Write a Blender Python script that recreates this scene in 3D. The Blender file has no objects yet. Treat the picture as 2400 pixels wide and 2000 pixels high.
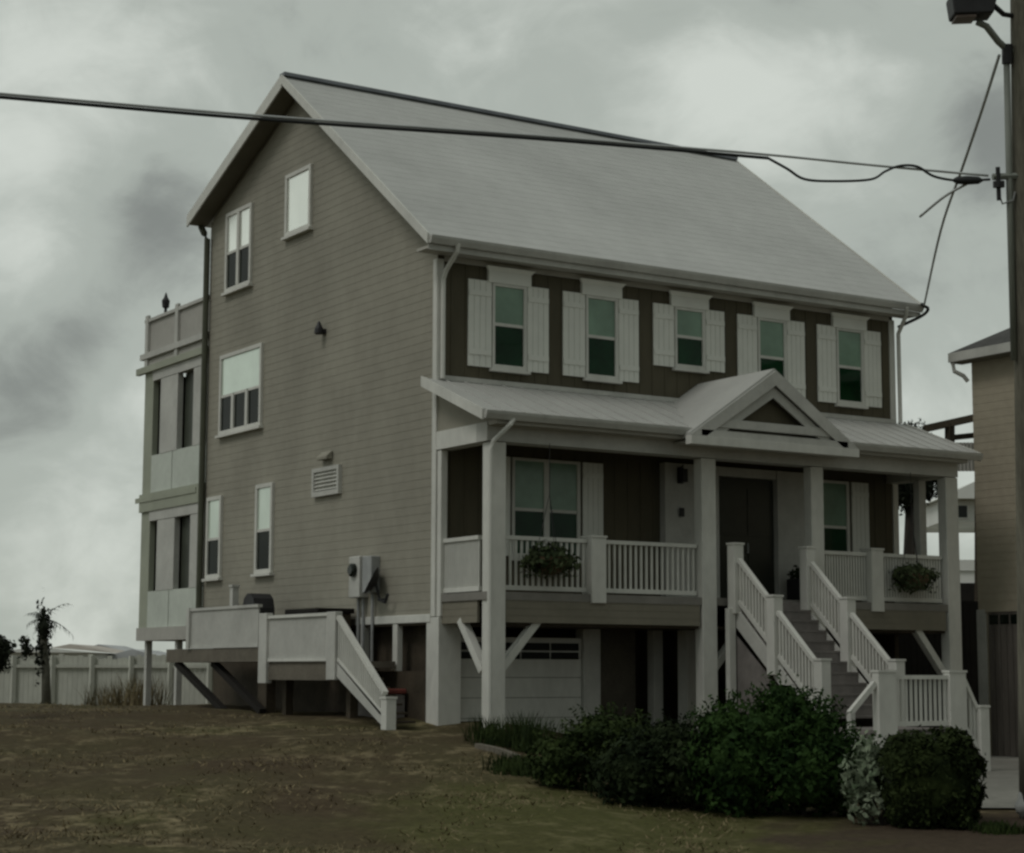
import bpy, math, random
from mathutils import Vector
random.seed(11)
R = math.radians
SC = bpy.context.scene
COL = SC.collection

# ------------------------------------------------------------------ camera
CAM_P = Vector((-17.521, -30.036, 0.0))
YAW, PITCH, ROLL, FPX = 0.567827, 0.127885, 0.0026715, 4485.5
FW = Vector((math.sin(YAW)*math.cos(PITCH), math.cos(YAW)*math.cos(PITCH), math.sin(PITCH)))
_r = Vector((math.cos(YAW), -math.sin(YAW), 0)); _u = _r.cross(FW)
RT = _r*math.cos(ROLL) + _u*math.sin(ROLL)
UP = -_r*math.sin(ROLL) + _u*math.cos(ROLL)
cd = bpy.data.cameras.new('camera'); cam = bpy.data.objects.new('camera', cd); COL.objects.link(cam)
cd.sensor_fit = 'HORIZONTAL'; cd.sensor_width = 36.0; cd.lens = 36.0*FPX/2400.0
cd.clip_start = 0.1; cd.clip_end = 3000
from mathutils import Matrix
M = Matrix((RT, UP, -FW)).transposed().to_4x4(); M.translation = CAM_P
cam.matrix_world = M
SC.camera = cam

def ray(px, py): return FW + RT*((px-1200)/FPX) - UP*((py-1000)/FPX)
def at(px, py, s): return CAM_P + ray(px, py)*s
def col_at(px, s):
    """ground position under a picture column at a given distance"""
    p = at(px, 1577, s); return p.x, p.y

# ------------------------------------------------------------------ sky
def lin(c):
    return tuple(((v/255.0)/12.92 if v/255.0 <= .04045 else (((v/255.0)+.055)/1.055)**2.4) for v in c)
w = bpy.data.worlds.new('World'); SC.world = w; w.use_nodes = True
nt = w.node_tree; nt.nodes.clear()
N = nt.nodes.new; L = nt.links.new
SUN_EL, SUN_AZ = R(52), R(262)          # azimuth measured from +Y clockwise
out = N('ShaderNodeOutputWorld'); bg = N('ShaderNodeBackground'); bg.inputs['Strength'].default_value = 0.1
sky = N('ShaderNodeTexSky'); sky.sky_type = 'NISHITA'; sky.sun_disc = False
sky.sun_elevation = SUN_EL; sky.sun_rotation = SUN_AZ
tc = N('ShaderNodeTexCoord')
def noise(scale, detail, rough, dist=0.0, vec=None, off=(0,0,0), sc=(1,1,1)):
    mp = N('ShaderNodeMapping'); mp.inputs['Location'].default_value = off; mp.inputs['Scale'].default_value = sc
    L(vec or tc.outputs['Generated'], mp.inputs['Vector'])
    n = N('ShaderNodeTexNoise'); n.inputs['Scale'].default_value = scale; n.inputs['Detail'].default_value = detail
    n.inputs['Roughness'].default_value = rough; n.inputs['Distortion'].default_value = dist
    L(mp.outputs['Vector'], n.inputs['Vector']); return n.outputs['Fac']
def math_(op, a, b=None, c=None):
    m = N('ShaderNodeMath'); m.operation = op
    for i, v in enumerate((a, b, c)):
        if v is None: continue
        if isinstance(v, (int, float)): m.inputs[i].default_value = v
        else: L(v, m.inputs[i])
    return m.outputs[0]
n1 = noise(6.5, 7.0, .56, .5, off=(3.1, 1.7, .4), sc=(1, 1, 1.5))
n3 = noise(17.0, 5.0, .6, .8, off=(1.1, 4.7, 2.4), sc=(1, 1, 1.3))
n2 = noise(2.2, 2.0, .5, .0, off=(7.3, 2.2, 5.0), sc=(1, 1, 1.5))
val = math_('ADD', math_('ADD', math_('MULTIPLY', math_('SUBTRACT', n1, .5), 1.55), math_('MULTIPLY', math_('SUBTRACT', n3, .5), .55)), math_('MULTIPLY', math_('SUBTRACT', n2, .5), .55))
def lobe(px, py, width, amt):
    """a brighter or darker bank of cloud in one direction of the sky"""
    d = ray(px, py).normalized()
    dp = N('ShaderNodeVectorMath'); dp.operation = 'DOT_PRODUCT'
    L(tc.outputs['Generated'], dp.inputs[0]); dp.inputs[1].default_value = d
    ang = math_('ARCCOSINE', math_('MINIMUM', dp.outputs['Value'], 1.0))
    e = math_('EXPONENT', math_('MULTIPLY', math_('POWER', math_('DIVIDE', ang, width), 2.0), -1.0))
    return math_('MULTIPLY', e, amt)
for a in ((60, 520, .055, .34), (250, 300, .04, .18), (60, 60, .06, .22), (420, 110, .05, .20), (1790, 170, .065, .40), (1560, 260, .04, .12),
          (40, 900, .042, -.46), (270, 740, .03, -.20), (390, 480, .045, -.44), (520, 100, .03, -.05),
          (140, 830, .03, -.26), (330, 600, .03, -.22), (20, 640, .04, .16), (330, 900, .03, .14), (2330, 280, .035, -.50), (1830, -50, .032, -.62), (1560, -40, .03, -.30), (150, 1250, .06, .34), (240, 1500, .06, .16), (260, 1010, .04, .20),
          (1150, 120, .06, .04), (1010, 300, .05, .12), (2140, 600, .05, -.10), (2190, 960, .05, .24), (1480, 250, .05, -.12),
          (-8400, 500, .55, .34)):  # unseen bright bank added at far left for the gable panes to reflect
    val = math_('ADD', val, lobe(*a))
cr = N('ShaderNodeValToRGB'); cr.color_ramp.interpolation = 'EASE'
e = cr.color_ramp.elements
e[0].position = 0.0; e[0].color = (1.55, 1.66, 1.52, 1)
e[1].position = 1.0; e[1].color = (4.25, 4.50, 4.12, 1)
m_ = cr.color_ramp.elements.new(.5); m_.color = (2.80, 3.04, 2.74, 1)
L(math_('ADD', math_('MULTIPLY', val, .9), .5), cr.inputs['Fac'])
mix = N('ShaderNodeMixRGB'); mix.inputs['Fac'].default_value = .97
L(sky.outputs['Color'], mix.inputs['Color1']); L(cr.outputs['Color'], mix.inputs['Color2'])
# unseen dark cloud bank, added behind the camera to dim the front faces
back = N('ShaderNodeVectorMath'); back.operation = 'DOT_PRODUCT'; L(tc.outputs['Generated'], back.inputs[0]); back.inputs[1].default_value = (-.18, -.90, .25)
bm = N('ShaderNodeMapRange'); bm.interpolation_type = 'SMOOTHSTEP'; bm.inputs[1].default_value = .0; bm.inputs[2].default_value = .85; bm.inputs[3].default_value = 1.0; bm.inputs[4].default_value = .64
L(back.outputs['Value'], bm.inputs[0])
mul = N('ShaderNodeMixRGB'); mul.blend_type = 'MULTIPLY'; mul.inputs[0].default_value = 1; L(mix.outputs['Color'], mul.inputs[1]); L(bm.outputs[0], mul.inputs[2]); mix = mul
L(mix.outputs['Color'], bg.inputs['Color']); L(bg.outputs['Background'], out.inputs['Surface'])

# ------------------------------------------------------------------ sun behind the cloud
sl = bpy.data.lights.new('sun', 'SUN'); sl.energy = 0.5; sl.angle = R(20); sl.color = (1, .97, .92)
so = bpy.data.objects.new('sun', sl); COL.objects.link(so)
sd = Vector((math.sin(SUN_AZ)*math.cos(SUN_EL), math.cos(SUN_AZ)*math.cos(SUN_EL), math.sin(SUN_EL)))
so.rotation_euler = sd.to_track_quat('Z', 'Y').to_euler(); so.location = (0, 0, 40)
vs = SC.view_settings; vs.view_transform = 'Standard'; vs.look = 'None'; vs.exposure = 0.54; vs.gamma = 1; vs.use_curve_mapping = False
SC.cycles.filter_width = 2.6
SC.cycles.max_bounces = 6

# ------------------------------------------------------------------ materials
MATS = {}
def mat(name, rgb, rough=.7, var=.15, scale=3.0, bump=0.0, bscale=20.0, spec=.3, rgb2=None, stretch=(1, 1, 1), fine=0.0, metal=0.0, ior=None, detail=4.0):
    m = bpy.data.materials.new(name); m.use_nodes = True; t = m.node_tree; b = t.nodes['Principled BSDF']
    b.inputs['Roughness'].default_value = rough; b.inputs['Specular IOR Level'].default_value = spec; b.inputs['Metallic'].default_value = metal
    if ior: b.inputs['IOR'].default_value = ior
    g = t.nodes.new('ShaderNodeNewGeometry'); mp = t.nodes.new('ShaderNodeMapping'); mp.inputs['Scale'].default_value = stretch
    t.links.new(g.outputs['Position'], mp.inputs['Vector'])
    n = t.nodes.new('ShaderNodeTexNoise'); n.inputs['Scale'].default_value = scale; n.inputs['Detail'].default_value = detail; n.inputs['Roughness'].default_value = .6
    t.links.new(mp.outputs['Vector'], n.inputs['Vector'])
    r = t.nodes.new('ShaderNodeValToRGB'); r.color_ramp.elements[0].position = .3; r.color_ramp.elements[1].position = .7
    c2 = rgb2 or tuple(min(1, c*(1+var)) for c in rgb); c1 = rgb if rgb2 else tuple(c*(1-var) for c in rgb)
    r.color_ramp.elements[0].color = (*c1, 1); r.color_ramp.elements[1].color = (*c2, 1)
    t.links.new(n.outputs['Fac'], r.inputs['Fac']); src = r.outputs['Color']
    if fine:
        n3 = t.nodes.new('ShaderNodeTexNoise'); n3.inputs['Scale'].default_value = scale*9; n3.inputs['Detail'].default_value = 3
        t.links.new(mp.outputs['Vector'], n3.inputs['Vector'])
        mr = t.nodes.new('ShaderNodeMapRange'); mr.inputs[1].default_value = .25; mr.inputs[2].default_value = .75
        mr.inputs[3].default_value = 1-fine; mr.inputs[4].default_value = 1+fine
        t.links.new(n3.outputs['Fac'], mr.inputs[0])
        mm = t.nodes.new('ShaderNodeMixRGB'); mm.blend_type = 'MULTIPLY'; mm.inputs[0].default_value = 1
        t.links.new(src, mm.inputs[1]); t.links.new(mr.outputs[0], mm.inputs[2]); src = mm.outputs[0]
    t.links.new(src, b.inputs['Base Color'])
    if bump:
        n2 = t.nodes.new('ShaderNodeTexNoise'); n2.inputs['Scale'].default_value = bscale; n2.inputs['Detail'].default_value = 3
        t.links.new(mp.outputs['Vector'], n2.inputs['Vector'])
        bp = t.nodes.new('ShaderNodeBump'); bp.inputs['Strength'].default_value = bump; bp.inputs['Distance'].default_value = .03
        t.links.new(n2.outputs['Fac'], bp.inputs['Height']); t.links.new(bp.outputs['Normal'], b.inputs['Normal'])
    MATS[name] = m; return m

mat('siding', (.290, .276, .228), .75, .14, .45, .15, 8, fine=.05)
mat('facade', (.090, .080, .053), .8, .18, .8, .1, 10, stretch=(1, 1, .3), fine=.08)
mat('pane_dark', (.008, .009, .007), .3, .3, 1.0, spec=.1)
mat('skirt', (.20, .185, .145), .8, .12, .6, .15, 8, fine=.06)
mat('white', (.61, .61, .57), .6, .10, .9, .08, 12, fine=.06, stretch=(1, 1, .55))
mat('white_dull', (.49, .49, .46), .7, .14, 1.3, .05, 12, fine=.05)
mat('shutter_white', (.74, .75, .70), .55, .06, 1.6, .05, 12)
mat('roof', (.46, .465, .45), .7, .10, .30, .15, 14, fine=.05, stretch=(1, 1, 1))
mat('porch_roof', (.44, .44, .42), .5, .07, .9, .1, 10, fine=.04)
mat('ridge', (.22, .235, .26), .6, .2, 2.0)
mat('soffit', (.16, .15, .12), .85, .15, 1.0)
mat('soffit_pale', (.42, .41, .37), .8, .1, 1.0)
mat('glass', (.008, .012, .008), .08, .3, .7, .12, 1.6, spec=.35, ior=1.45)
mat('glass_green', (.006, .034, .013), .05, .5, 1.2, .15, 1.7, spec=.3, ior=1.4)
mat('glass_side', (.012, .016, .012), .08, .4, .9, spec=.12, ior=1.35)
mat('blind_green', (.19, .295, .22), .18, .26, 1.1, .15, 1.5, spec=.5, ior=1.5)
mat('blind_white', (.92, .94, .88), .25, .06, .8, .1, 1.5, spec=.9, ior=2.2, metal=.75)
mat('blind_mint', (.66, .75, .66), .28, .14, .7, spec=.8, ior=2.0, metal=.5)
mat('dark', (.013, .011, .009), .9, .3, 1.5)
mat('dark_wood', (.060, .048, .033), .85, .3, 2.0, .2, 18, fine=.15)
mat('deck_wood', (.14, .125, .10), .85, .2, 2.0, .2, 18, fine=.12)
mat('porch_floor', (.22, .21, .19), .8, .15, 2)
mat('tread', (.19, .175, .165), .85, .2, 3, .1, 15, fine=.1)
mat('door', (.030, .032, .024), .35, .3, 1.0, spec=.4)
mat('downspout_dark', (.075, .08, .055), .6, .2, 1.5)
mat('tower_wall', (.40, .39, .36), .75, .1, .8, fine=.05)
mat('tower_panel', (.53, .57, .515), .55, .12, .8, fine=.05)
mat('tower_dark', (.055, .062, .048), .4, .35, .9, spec=.3)
mat('tower_trim', (.34, .36, .29), .7, .12, .9)
mat('metal_grey', (.30, .31, .31), .5, .2, 3, .1, 20)
mat('metal_dark', (.025, .025, .027), .5, .3, 3)
mat('lamp_lens', (.16, .12, .10), .3, .2, 3)
mat('pole_wood', (.15, .142, .112), .9, .35, 1.4, .5, 14, stretch=(3, 3, .25), fine=.25)
mat('conduit', (.21, .225, .20), .55, .12, 1.5)
mat('cable', (.022, .024, .025), .6, .3, 2)
mat('cable_pale', (.48, .50, .50), .6, .15, 2)
mat('tan_siding', (.37, .33, .255), .8, .10, .6, .15, 8, fine=.06)
mat('dark_roof', (.060, .058, .056), .9, .3, 3, .4, 12, fine=.2)
mat('brown_door', (.135, .120, .105), .75, .25, 1.5, .2, 16, stretch=(4, 4, .4), fine=.15)
mat('red_mat', (.16, .045, .035), .8, .3, 3)
mat('concrete', (.19, .185, .165), .9, .18, .8, .15, 20, fine=.12)
mat('stone', (.30, .31, .30), .85, .25, 4, .3, 12)
mat('fence', (.56, .57, .51), .75, .12, .8, .05, 12, stretch=(1, 1, .4), fine=.08)
mat('far_white', (.74, .75, .72), .8, .1, .5)
mat('far_tan', (.44, .40, .36), .8, .15, .5)  # tan lightened to suggest distance haze
mat('far_roof', (.42, .43, .44), .85, .2, .6)  # roof grey raised in place of haze over the far houses
mat('basket', (.12, .085, .05), .9, .3, 6, .3, 30)
def leafmat(name, c, c2, rough=.55):
    m = mat(name, c, .8, scale=2.6, rgb2=c2, spec=.06, detail=5, fine=.35); return m
leafmat('leaf_dark', (.008, .014, .008), (.028, .040, .016))
leafmat('leaf_mid', (.010, .024, .008), (.038, .074, .019))
leafmat('leaf_olive', (.013, .023, .009), (.046, .066, .020))
leafmat('leaf_hedge', (.009, .015, .006), (.036, .050, .016))
leafmat('leaf_pale', (.05, .085, .04), (.30, .34, .25))
leafmat('leaf_fern', (.024, .036, .018), (.085, .105, .052))
leafmat('leaf_palm', (.012, .015, .011), (.035, .042, .028))
leafmat('straw', (.125, .102, .058), (.27, .22, .13))
leafmat('reed', (.10, .085, .045), (.24, .20, .12))
mat('bark', (.034, .029, .023), .9, .3, 3, .4, 14, stretch=(2, 2, .5))
mat('palm_bark', (.15, .15, .12), .9, .25, 3, .4, 14, stretch=(1, 1, 3))

# ground: dead winter grass with straw patches, bare soil and some green
def ground_mat():
    m = bpy.data.materials.new('lawn'); m.use_nodes = True; t = m.node_tree; b = t.nodes['Principled BSDF']
    b.inputs['Roughness'].default_value = .95; b.inputs['Specular IOR Level'].default_value = .1
    g = t.nodes.new('ShaderNodeNewGeometry')
    def nz(s, d=4, r=.6, sc=(1, 1, 1)):
        mp = t.nodes.new('ShaderNodeMapping'); mp.inputs['Scale'].default_value = sc; t.links.new(g.outputs['Position'], mp.inputs['Vector'])
        n = t.nodes.new('ShaderNodeTexNoise'); n.inputs['Scale'].default_value = s; n.inputs['Detail'].default_value = d; n.inputs['Roughness'].default_value = r
        t.links.new(mp.outputs['Vector'], n.inputs['Vector']); return n.outputs['Fac']
    def ramp(f, p0, p1, c0, c1):
        r = t.nodes.new('ShaderNodeValToRGB'); r.color_ramp.elements[0].position = p0; r.color_ramp.elements[1].position = p1
        r.color_ramp.elements[0].color = (*c0, 1); r.color_ramp.elements[1].color = (*c1, 1); t.links.new(f, r.inputs['Fac']); return r.outputs['Color']
    def mx(fac, a, c, blend='MIX'):
        x = t.nodes.new('ShaderNodeMixRGB'); x.blend_type = blend
        if isinstance(fac, float): x.inputs[0].default_value = fac
        else: t.links.new(fac, x.inputs[0])
        for i, v in ((1, a), (2, c)):
            if isinstance(v, tuple): x.inputs[i].default_value = (*v, 1)
            else: t.links.new(v, x.inputs[i])
        return x.outputs[0]
    base = ramp(nz(.35, 3), .35, .65, (.068, .050, .030), (.076, .066, .033))
    straw = ramp(nz(2.2, 6, .72, (1, 1, 1)), .50, .66, (0, 0, 0), (1, 1, 1))
    patch = ramp(nz(.30, 3), .40, .60, (0, 0, 0), (1, 1, 1))
    c = mx(mx(1.0, straw, patch, 'MULTIPLY'), base, (.26, .215, .13))
    vd = t.nodes.new('ShaderNodeVectorMath'); vd.operation = 'DISTANCE'; vd.inputs[1].default_value = (-3.6, -11.2, -1.9); t.links.new(g.outputs['Position'], vd.inputs[0])
    dm = t.nodes.new('ShaderNodeMapRange'); dm.interpolation_type = 'SMOOTHSTEP'; dm.inputs[1].default_value = 5.5; dm.inputs[2].default_value = 1.5; dm.inputs[3].default_value = 0.0; dm.inputs[4].default_value = .35
    t.links.new(vd.outputs['Value'], dm.inputs[0])
    ad = t.nodes.new('ShaderNodeMath'); ad.operation = 'ADD'; t.links.new(nz(.3, 4, .65), ad.inputs[0]); t.links.new(dm.outputs[0], ad.inputs[1])
    grn = ramp(ad.outputs[0], .56, .78, (0, 0, 0), (.62, .62, .62)); c = mx(grn, c, (.074, .080, .024))
    v2 = t.nodes.new('ShaderNodeVectorMath'); v2.operation = 'DISTANCE'; v2.inputs[1].default_value = (.3, -13.8, -1.95); t.links.new(g.outputs['Position'], v2.inputs[0])
    d2 = t.nodes.new('ShaderNodeMapRange'); d2.inputs[1].default_value = 5.0; d2.inputs[2].default_value = 1.0; d2.inputs[3].default_value = -.35; d2.inputs[4].default_value = .5
    t.links.new(v2.outputs['Value'], d2.inputs[0]); a2 = t.nodes.new('ShaderNodeMath'); a2.operation = 'ADD'; t.links.new(nz(.8, 5, .65), a2.inputs[0]); t.links.new(d2.outputs[0], a2.inputs[1])
    c = mx(ramp(a2.outputs[0], .45, .75, (0, 0, 0), (.85, .85, .85)), c, (.058, .041, .032))
    fine = ramp(nz(9, 5, .7), .3, .72, (.72, .72, .72), (1.28, 1.28, 1.28)); c = mx(1.0, c, fine, 'MULTIPLY')
    t.links.new(c, b.inputs['Base Color'])
    bp = t.nodes.new('ShaderNodeBump'); bp.inputs['Strength'].default_value = .5; bp.inputs['Distance'].default_value = .06
    t.links.new(nz(7, 5, .7), bp.inputs['Height']); t.links.new(bp.outputs['Normal'], b.inputs['Normal'])
    MATS['lawn'] = m
ground_mat()
mat('weed', (.05, .055, .025), .9, .3, 4, fine=.3)

# ------------------------------------------------------------------ mesh helpers
ORG = {}
class MB:
    def __init__(s): s.v = []; s.f = []
    def poly(s, pts):
        i = len(s.v); s.v += [Vector(p) for p in pts]; s.f.append(tuple(range(i, i+len(pts)))); return s
    def box(s, x0, x1, y0, y1, z0, z1):
        i = len(s.v)
        s.v += [Vector(p) for p in ((x0,y0,z0),(x1,y0,z0),(x1,y1,z0),(x0,y1,z0),(x0,y0,z1),(x1,y0,z1),(x1,y1,z1),(x0,y1,z1))]
        for q in ((0,3,2,1),(4,5,6,7),(0,1,5,4),(1,2,6,5),(2,3,7,6),(3,0,4,7)): s.f.append(tuple(i+k for k in q))
        return s
    def prism(s, pts, d):
        """polygon pts swept by vector d"""
        d = Vector(d); n = len(pts); i = len(s.v); s.v += [Vector(p) for p in pts]; s.v += [Vector(p)+d for p in pts]
        s.f.append(tuple(i+k for k in range(n))[::-1]); s.f.append(tuple(i+n+k for k in range(n)))
        for k in range(n):
            l = (k+1) % n; s.f.append((i+k, i+l, i+n+l, i+n+k))
        return s
    def beam(s, a, b, w, h, up=(0, 0, 1)):
        """bar from a to b, w across, h along up; a and b lie on its axis"""
        a = Vector(a); b = Vector(b); d = (b-a).normalized(); up = Vector(up); side = d.cross(up).normalized()*w/2; u = side.cross(d).normalized()*h/2
        s.prism([a-side-u, a+side-u, a+side+u, a-side+u], b-a); return s
    def tube(s, pts, r, n=8, r2=None):
        pts = [Vector(p) for p in pts]; rings = []
        for k, p in enumerate(pts):
            d = (pts[min(k+1, len(pts)-1)]-pts[max(k-1, 0)]).normalized()
            a = d.cross(Vector((0, 0, 1)) if abs(d.z) < .9 else Vector((0, 1, 0))).normalized(); b = d.cross(a)
            rr = r if r2 is None else r+(r2-r)*k/(len(pts)-1)
            if isinstance(r, (list, tuple)): rr = r[k]
            i = len(s.v); s.v += [p+a*rr*math.cos(2*math.pi*j/n)+b*rr*math.sin(2*math.pi*j/n) for j in range(n)]; rings.append(i)
        for q, w2 in zip(rings, rings[1:]):
            for j in range(n):
                l = (j+1) % n; s.f.append((q+j, q+l, w2+l, w2+j))
        s.f.append(tuple(rings[0]+j for j in range(n))[::-1]); s.f.append(tuple(rings[-1]+j for j in range(n))); return s
    def lathe(s, c, prof, n=14, axis=(0, 0, 1)):
        ax = Vector(axis).normalized(); a = ax.cross(Vector((1, 0, 0)) if abs(ax.x) < .9 else Vector((0, 1, 0))).normalized(); b = ax.cross(a); c = Vector(c); rings = []
        for r, z in prof:
            i = len(s.v); s.v += [c+ax*z+(a*math.cos(2*math.pi*j/n)+b*math.sin(2*math.pi*j/n))*max(r, 1e-4) for j in range(n)]; rings.append(i)
        for q, w2 in zip(rings, rings[1:]):
            for j in range(n):
                l = (j+1) % n; s.f.append((q+j, q+l, w2+l, w2+j))
        s.f.append(tuple(rings[0]+j for j in range(n))[::-1]); s.f.append(tuple(rings[-1]+j for j in range(n))); return s
    def leaf(s, p, size, nrm=None, asp=.55):
        d = Vector((random.gauss(0, 1), random.gauss(0, 1), random.gauss(0, 1)))
        if nrm is not None: d = d*.55+nrm*1.0
        d.normalize(); a = d.cross(Vector((random.gauss(0, 1), random.gauss(0, 1), random.gauss(0, 1)))).normalized(); b = d.cross(a)
        i = len(s.v); s.v += [p-a*size, p-b*size*asp, p+a*size, p+b*size*asp]; s.f.append((i, i+1, i+2, i+3))
    def build(s, name, m, parent=None, smooth=False, bevel=0.0):
        root = parent
        while root is not None and root.parent is not None: root = root.parent
        o0 = ORG.get(root.name, Vector((0, 0, 0))) if root else Vector((0, 0, 0))
        me = bpy.data.meshes.new(name); me.from_pydata([v-o0 for v in s.v], [], s.f); me.update()
        if smooth:
            for p in me.polygons: p.use_smooth = True
        me.materials.append(MATS[m] if isinstance(m, str) else m)
        ob = bpy.data.objects.new(name, me); COL.objects.link(ob)
        if parent is not None: ob.parent = parent
        if bevel:
            bv = ob.modifiers.new('bevel', 'BEVEL'); bv.width = bevel; bv.segments = 2; bv.limit_method = 'ANGLE'
        return ob
def thing(name, label, cat, loc, group=None):
    o = bpy.data.objects.new(name, None); COL.objects.link(o); o.location = loc; o.empty_display_size = .3
    ORG[o.name] = Vector(loc); o['label'] = label; o['category'] = cat
    if group: o['group'] = group
    return o
def tag(o, label, cat, group=None):
    o['label'] = label; o['category'] = cat
    if group: o['group'] = group
    return o
def struct(o, kind='structure'): o['kind'] = kind; return o

# ------------------------------------------------------------------ ground
def lerp(k, x):
    if x <= k[0][0]: return k[0][1]
    for (a, b), (c, d) in zip(k, k[1:]):
        if x <= c:
            t = (x-a)/(c-a); t = t*t*(3-2*t)*.5+t*.5; return b+(d-b)*t
    return k[-1][1]
KL = [(-60, -2.4), (10, -2.15), (17, -2.06), (21, -1.98), (25, -1.70), (29, -1.35), (33, -1.02), (36, -.86), (40, -.76), (44, -.77), (50, -1.05), (60, -1.35), (200, -1.5)]
KR = [(-60, -2.4), (10, -2.2), (17, -2.1), (21, -2.02), (24, -1.95), (26, -1.85), (28, -1.74), (30, -1.70), (45, -1.75), (60, -1.8), (200, -1.8)]
SH = Vector((math.sin(YAW), math.cos(YAW)))
def gz(x, y):
    dx, dy = x-CAM_P.x, y-CAM_P.y
    s = dx*SH.x+dy*SH.y; lat = dx*SH.y-dy*SH.x
    t = lat/max(s, 6.0); k = min(1, max(0, (t+.02)/.13)); k = k*k*(3-2*k)
    b = .05*math.sin(x*.9+1.3)*math.sin(y*.8)+.03*math.sin(x*2.1+y*1.7)
    far = min(1, max(0, (s-12)/10))
    return lerp(KL, s)*(1-k)+lerp(KR, s)*k+b*far*(1-k*.8)
def ground():
    b = MB(); xs = []; v = -400.0
    def axis(lo, a, c, hi):
        out = [lo, lo*.5+a*.5, a-25, a-10]; x = a
        while x < c: out.append(x); x += .55
        return out+[c+8, c+25, c+70, hi*.5, hi]
    X = axis(-900, -32, 32, 1200); Y = axis(-500, -34, 34, 1400); n = len(X)
    b.v = [Vector((x, y, gz(x, y))) for y in Y for x in X]
    for j in range(len(Y)-1):
        for i in range(n-1): q = j*n+i; b.f.append((q, q+1, q+n+1, q+n))
    return struct(b.build('ground', 'lawn', smooth=True))
ground()
def sheet(name, m, pts, lift=.02, res=.4):
    """a sheet laid over the ground inside polygon pts"""
    from mathutils.geometry import intersect_point_quad_2d
    a, bq, c, d = [Vector(p) for p in pts]; nu = max(2, int((bq-a).length/res)); nv = max(2, int((d-a).length/res)); b = MB()
    for j in range(nv+1):
        for i in range(nu+1):
            u, v = i/nu, j/nv; p = (a*(1-u)+bq*u)*(1-v)+(d*(1-u)+c*u)*v; b.v.append(Vector((p.x, p.y, gz(p.x, p.y)+lift)))
    for j in range(nv):
        for i in range(nu): q = j*(nu+1)+i; b.f.append((q, q+1, q+nu+2, q+nu+1))
    return struct(b.build(name, m, smooth=True))
sheet('driveway', 'concrete', [col_at(2215, 26.2), col_at(2900, 26.2), (16.0, -1.0), (8.0, -1.0)], .035)

# grass blades over the lawn
def grass():
    b = MB()
    for k in range(34000):
        s = 19.5+28*random.random()**1.3; px = random.uniform(-60, 1750)
        x, y = col_at(px, s)
        if x > -.2 and y > -2.2: continue
        if x > -2.8 and y > -2.5 and y < 10.5 and x > -1.6: continue
        cl = math.sin(x*1.1+.7*math.sin(y*.9))*math.sin(y*1.3+.8*math.sin(x*.7))
        if random.random() > .35+.65*cl: continue
        z = gz(x, y); h = random.uniform(.02, .07)*(1.7 if random.random() < .04 else 1)
        a = random.uniform(0, 6.28); wv = Vector((math.cos(a), math.sin(a), 0))*random.uniform(.008, .02); d = Vector((random.gauss(0, .07), random.gauss(0, .07), h))
        p = Vector((x, y, z-.01)); b.poly([p-wv, p+wv, p+d])
    o = b.build('grass', 'straw'); return struct(o, 'stuff')
grass()

# ------------------------------------------------------------------ THE HOUSE
W, D = 11.42, 10.46
RY, RZ = 5.80, 12.56
H = thing('beach_house', 'tall taupe beach house with white porch, white shutters and pale grey roof', 'house', (W/2, D/2, -.9))
def rtop(y):
    return RZ-(RY-y)*.744 if y < RY else RZ-(y-RY)*.42
def under(y): return rtop(y)-.24
def part(b, name, m, parent=None, **k): return b.build(name, m, parent or H, **k)

def lap(b, P, Q, zt, z0, z1, step, nrm, out=.0045):
    """lapped boards between plan points P and Q from z0 to z1; zt(t) is the upper limit at t in 0..1"""
    P = Vector((*P, 0)); Q = Vector((*Q, 0)); nrm = Vector(nrm)*out; z = z0
    def span(zz):
        ts = [i/120 for i in range(121) if zt(i/120) >= zz-1e-6]
        return (ts[0], ts[-1]) if ts else None
    while z < z1:
        zb, zc = z, min(z+step, z1); a, c = span(zb), span(zc)
        if a is None: break
        if c is None or c[1]-c[0] < .02: c = ((a[0]+a[1])/2-.004, (a[0]+a[1])/2+.004)
        V = lambda t, zz, o: P.lerp(Q, t)+Vector((0, 0, zz))+nrm*o
        b.poly([V(a[0], zb, 1), V(a[1], zb, 1), V(c[1], zc, 0), V(c[0], zc, 0)])
        b.poly([V(a[0], zb, 0), V(a[1], zb, 0), V(a[1], zb, 1), V(a[0], zb, 1)])
        z += step
    return b

# gable wall facing the side yard, lapped siding
b = MB(); lap(b, (0, D), (0, 0), lambda t: under(D*(1-t)), .98, 12.4, .16, (-1, 0, 0)); part(b, 'wall', 'siding')['label'] = 'taupe lapped gable wall'
b = MB().poly([(W, 0, .98), (W, D, .98), (W, D, under(D)), (W, RY, under(RY)), (W, 0, under(0))]); part(b, 'wall', 'siding')
b = MB().poly([(0, D, .98), (W, D, .98), (W, D, under(D)), (0, D, under(D))]); part(b, 'wall', 'siding')
b = MB(); b.box(.0, W, 0, .12, 4.2, 7.72)
for i in range(1, 37): x = W*i/37; b.box(x-.02, x+.02, -.012, -.001, 5.3, 7.60)
part(b, 'wall', 'facade')['label'] = 'dark brown board and batten front wall'
b = MB(); b.box(.02, W-.02, .003, .12, 1.35, 4.2)
for i in range(1, 37): x = W*i/37; b.box(x-.02, x+.02, -.010, .002, 1.42, 4.15)
part(b, 'wall', 'facade')
b = MB().box(.0, W, .0, D, .86, .97); part(b, 'floor_slab', 'dark_wood')
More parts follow.
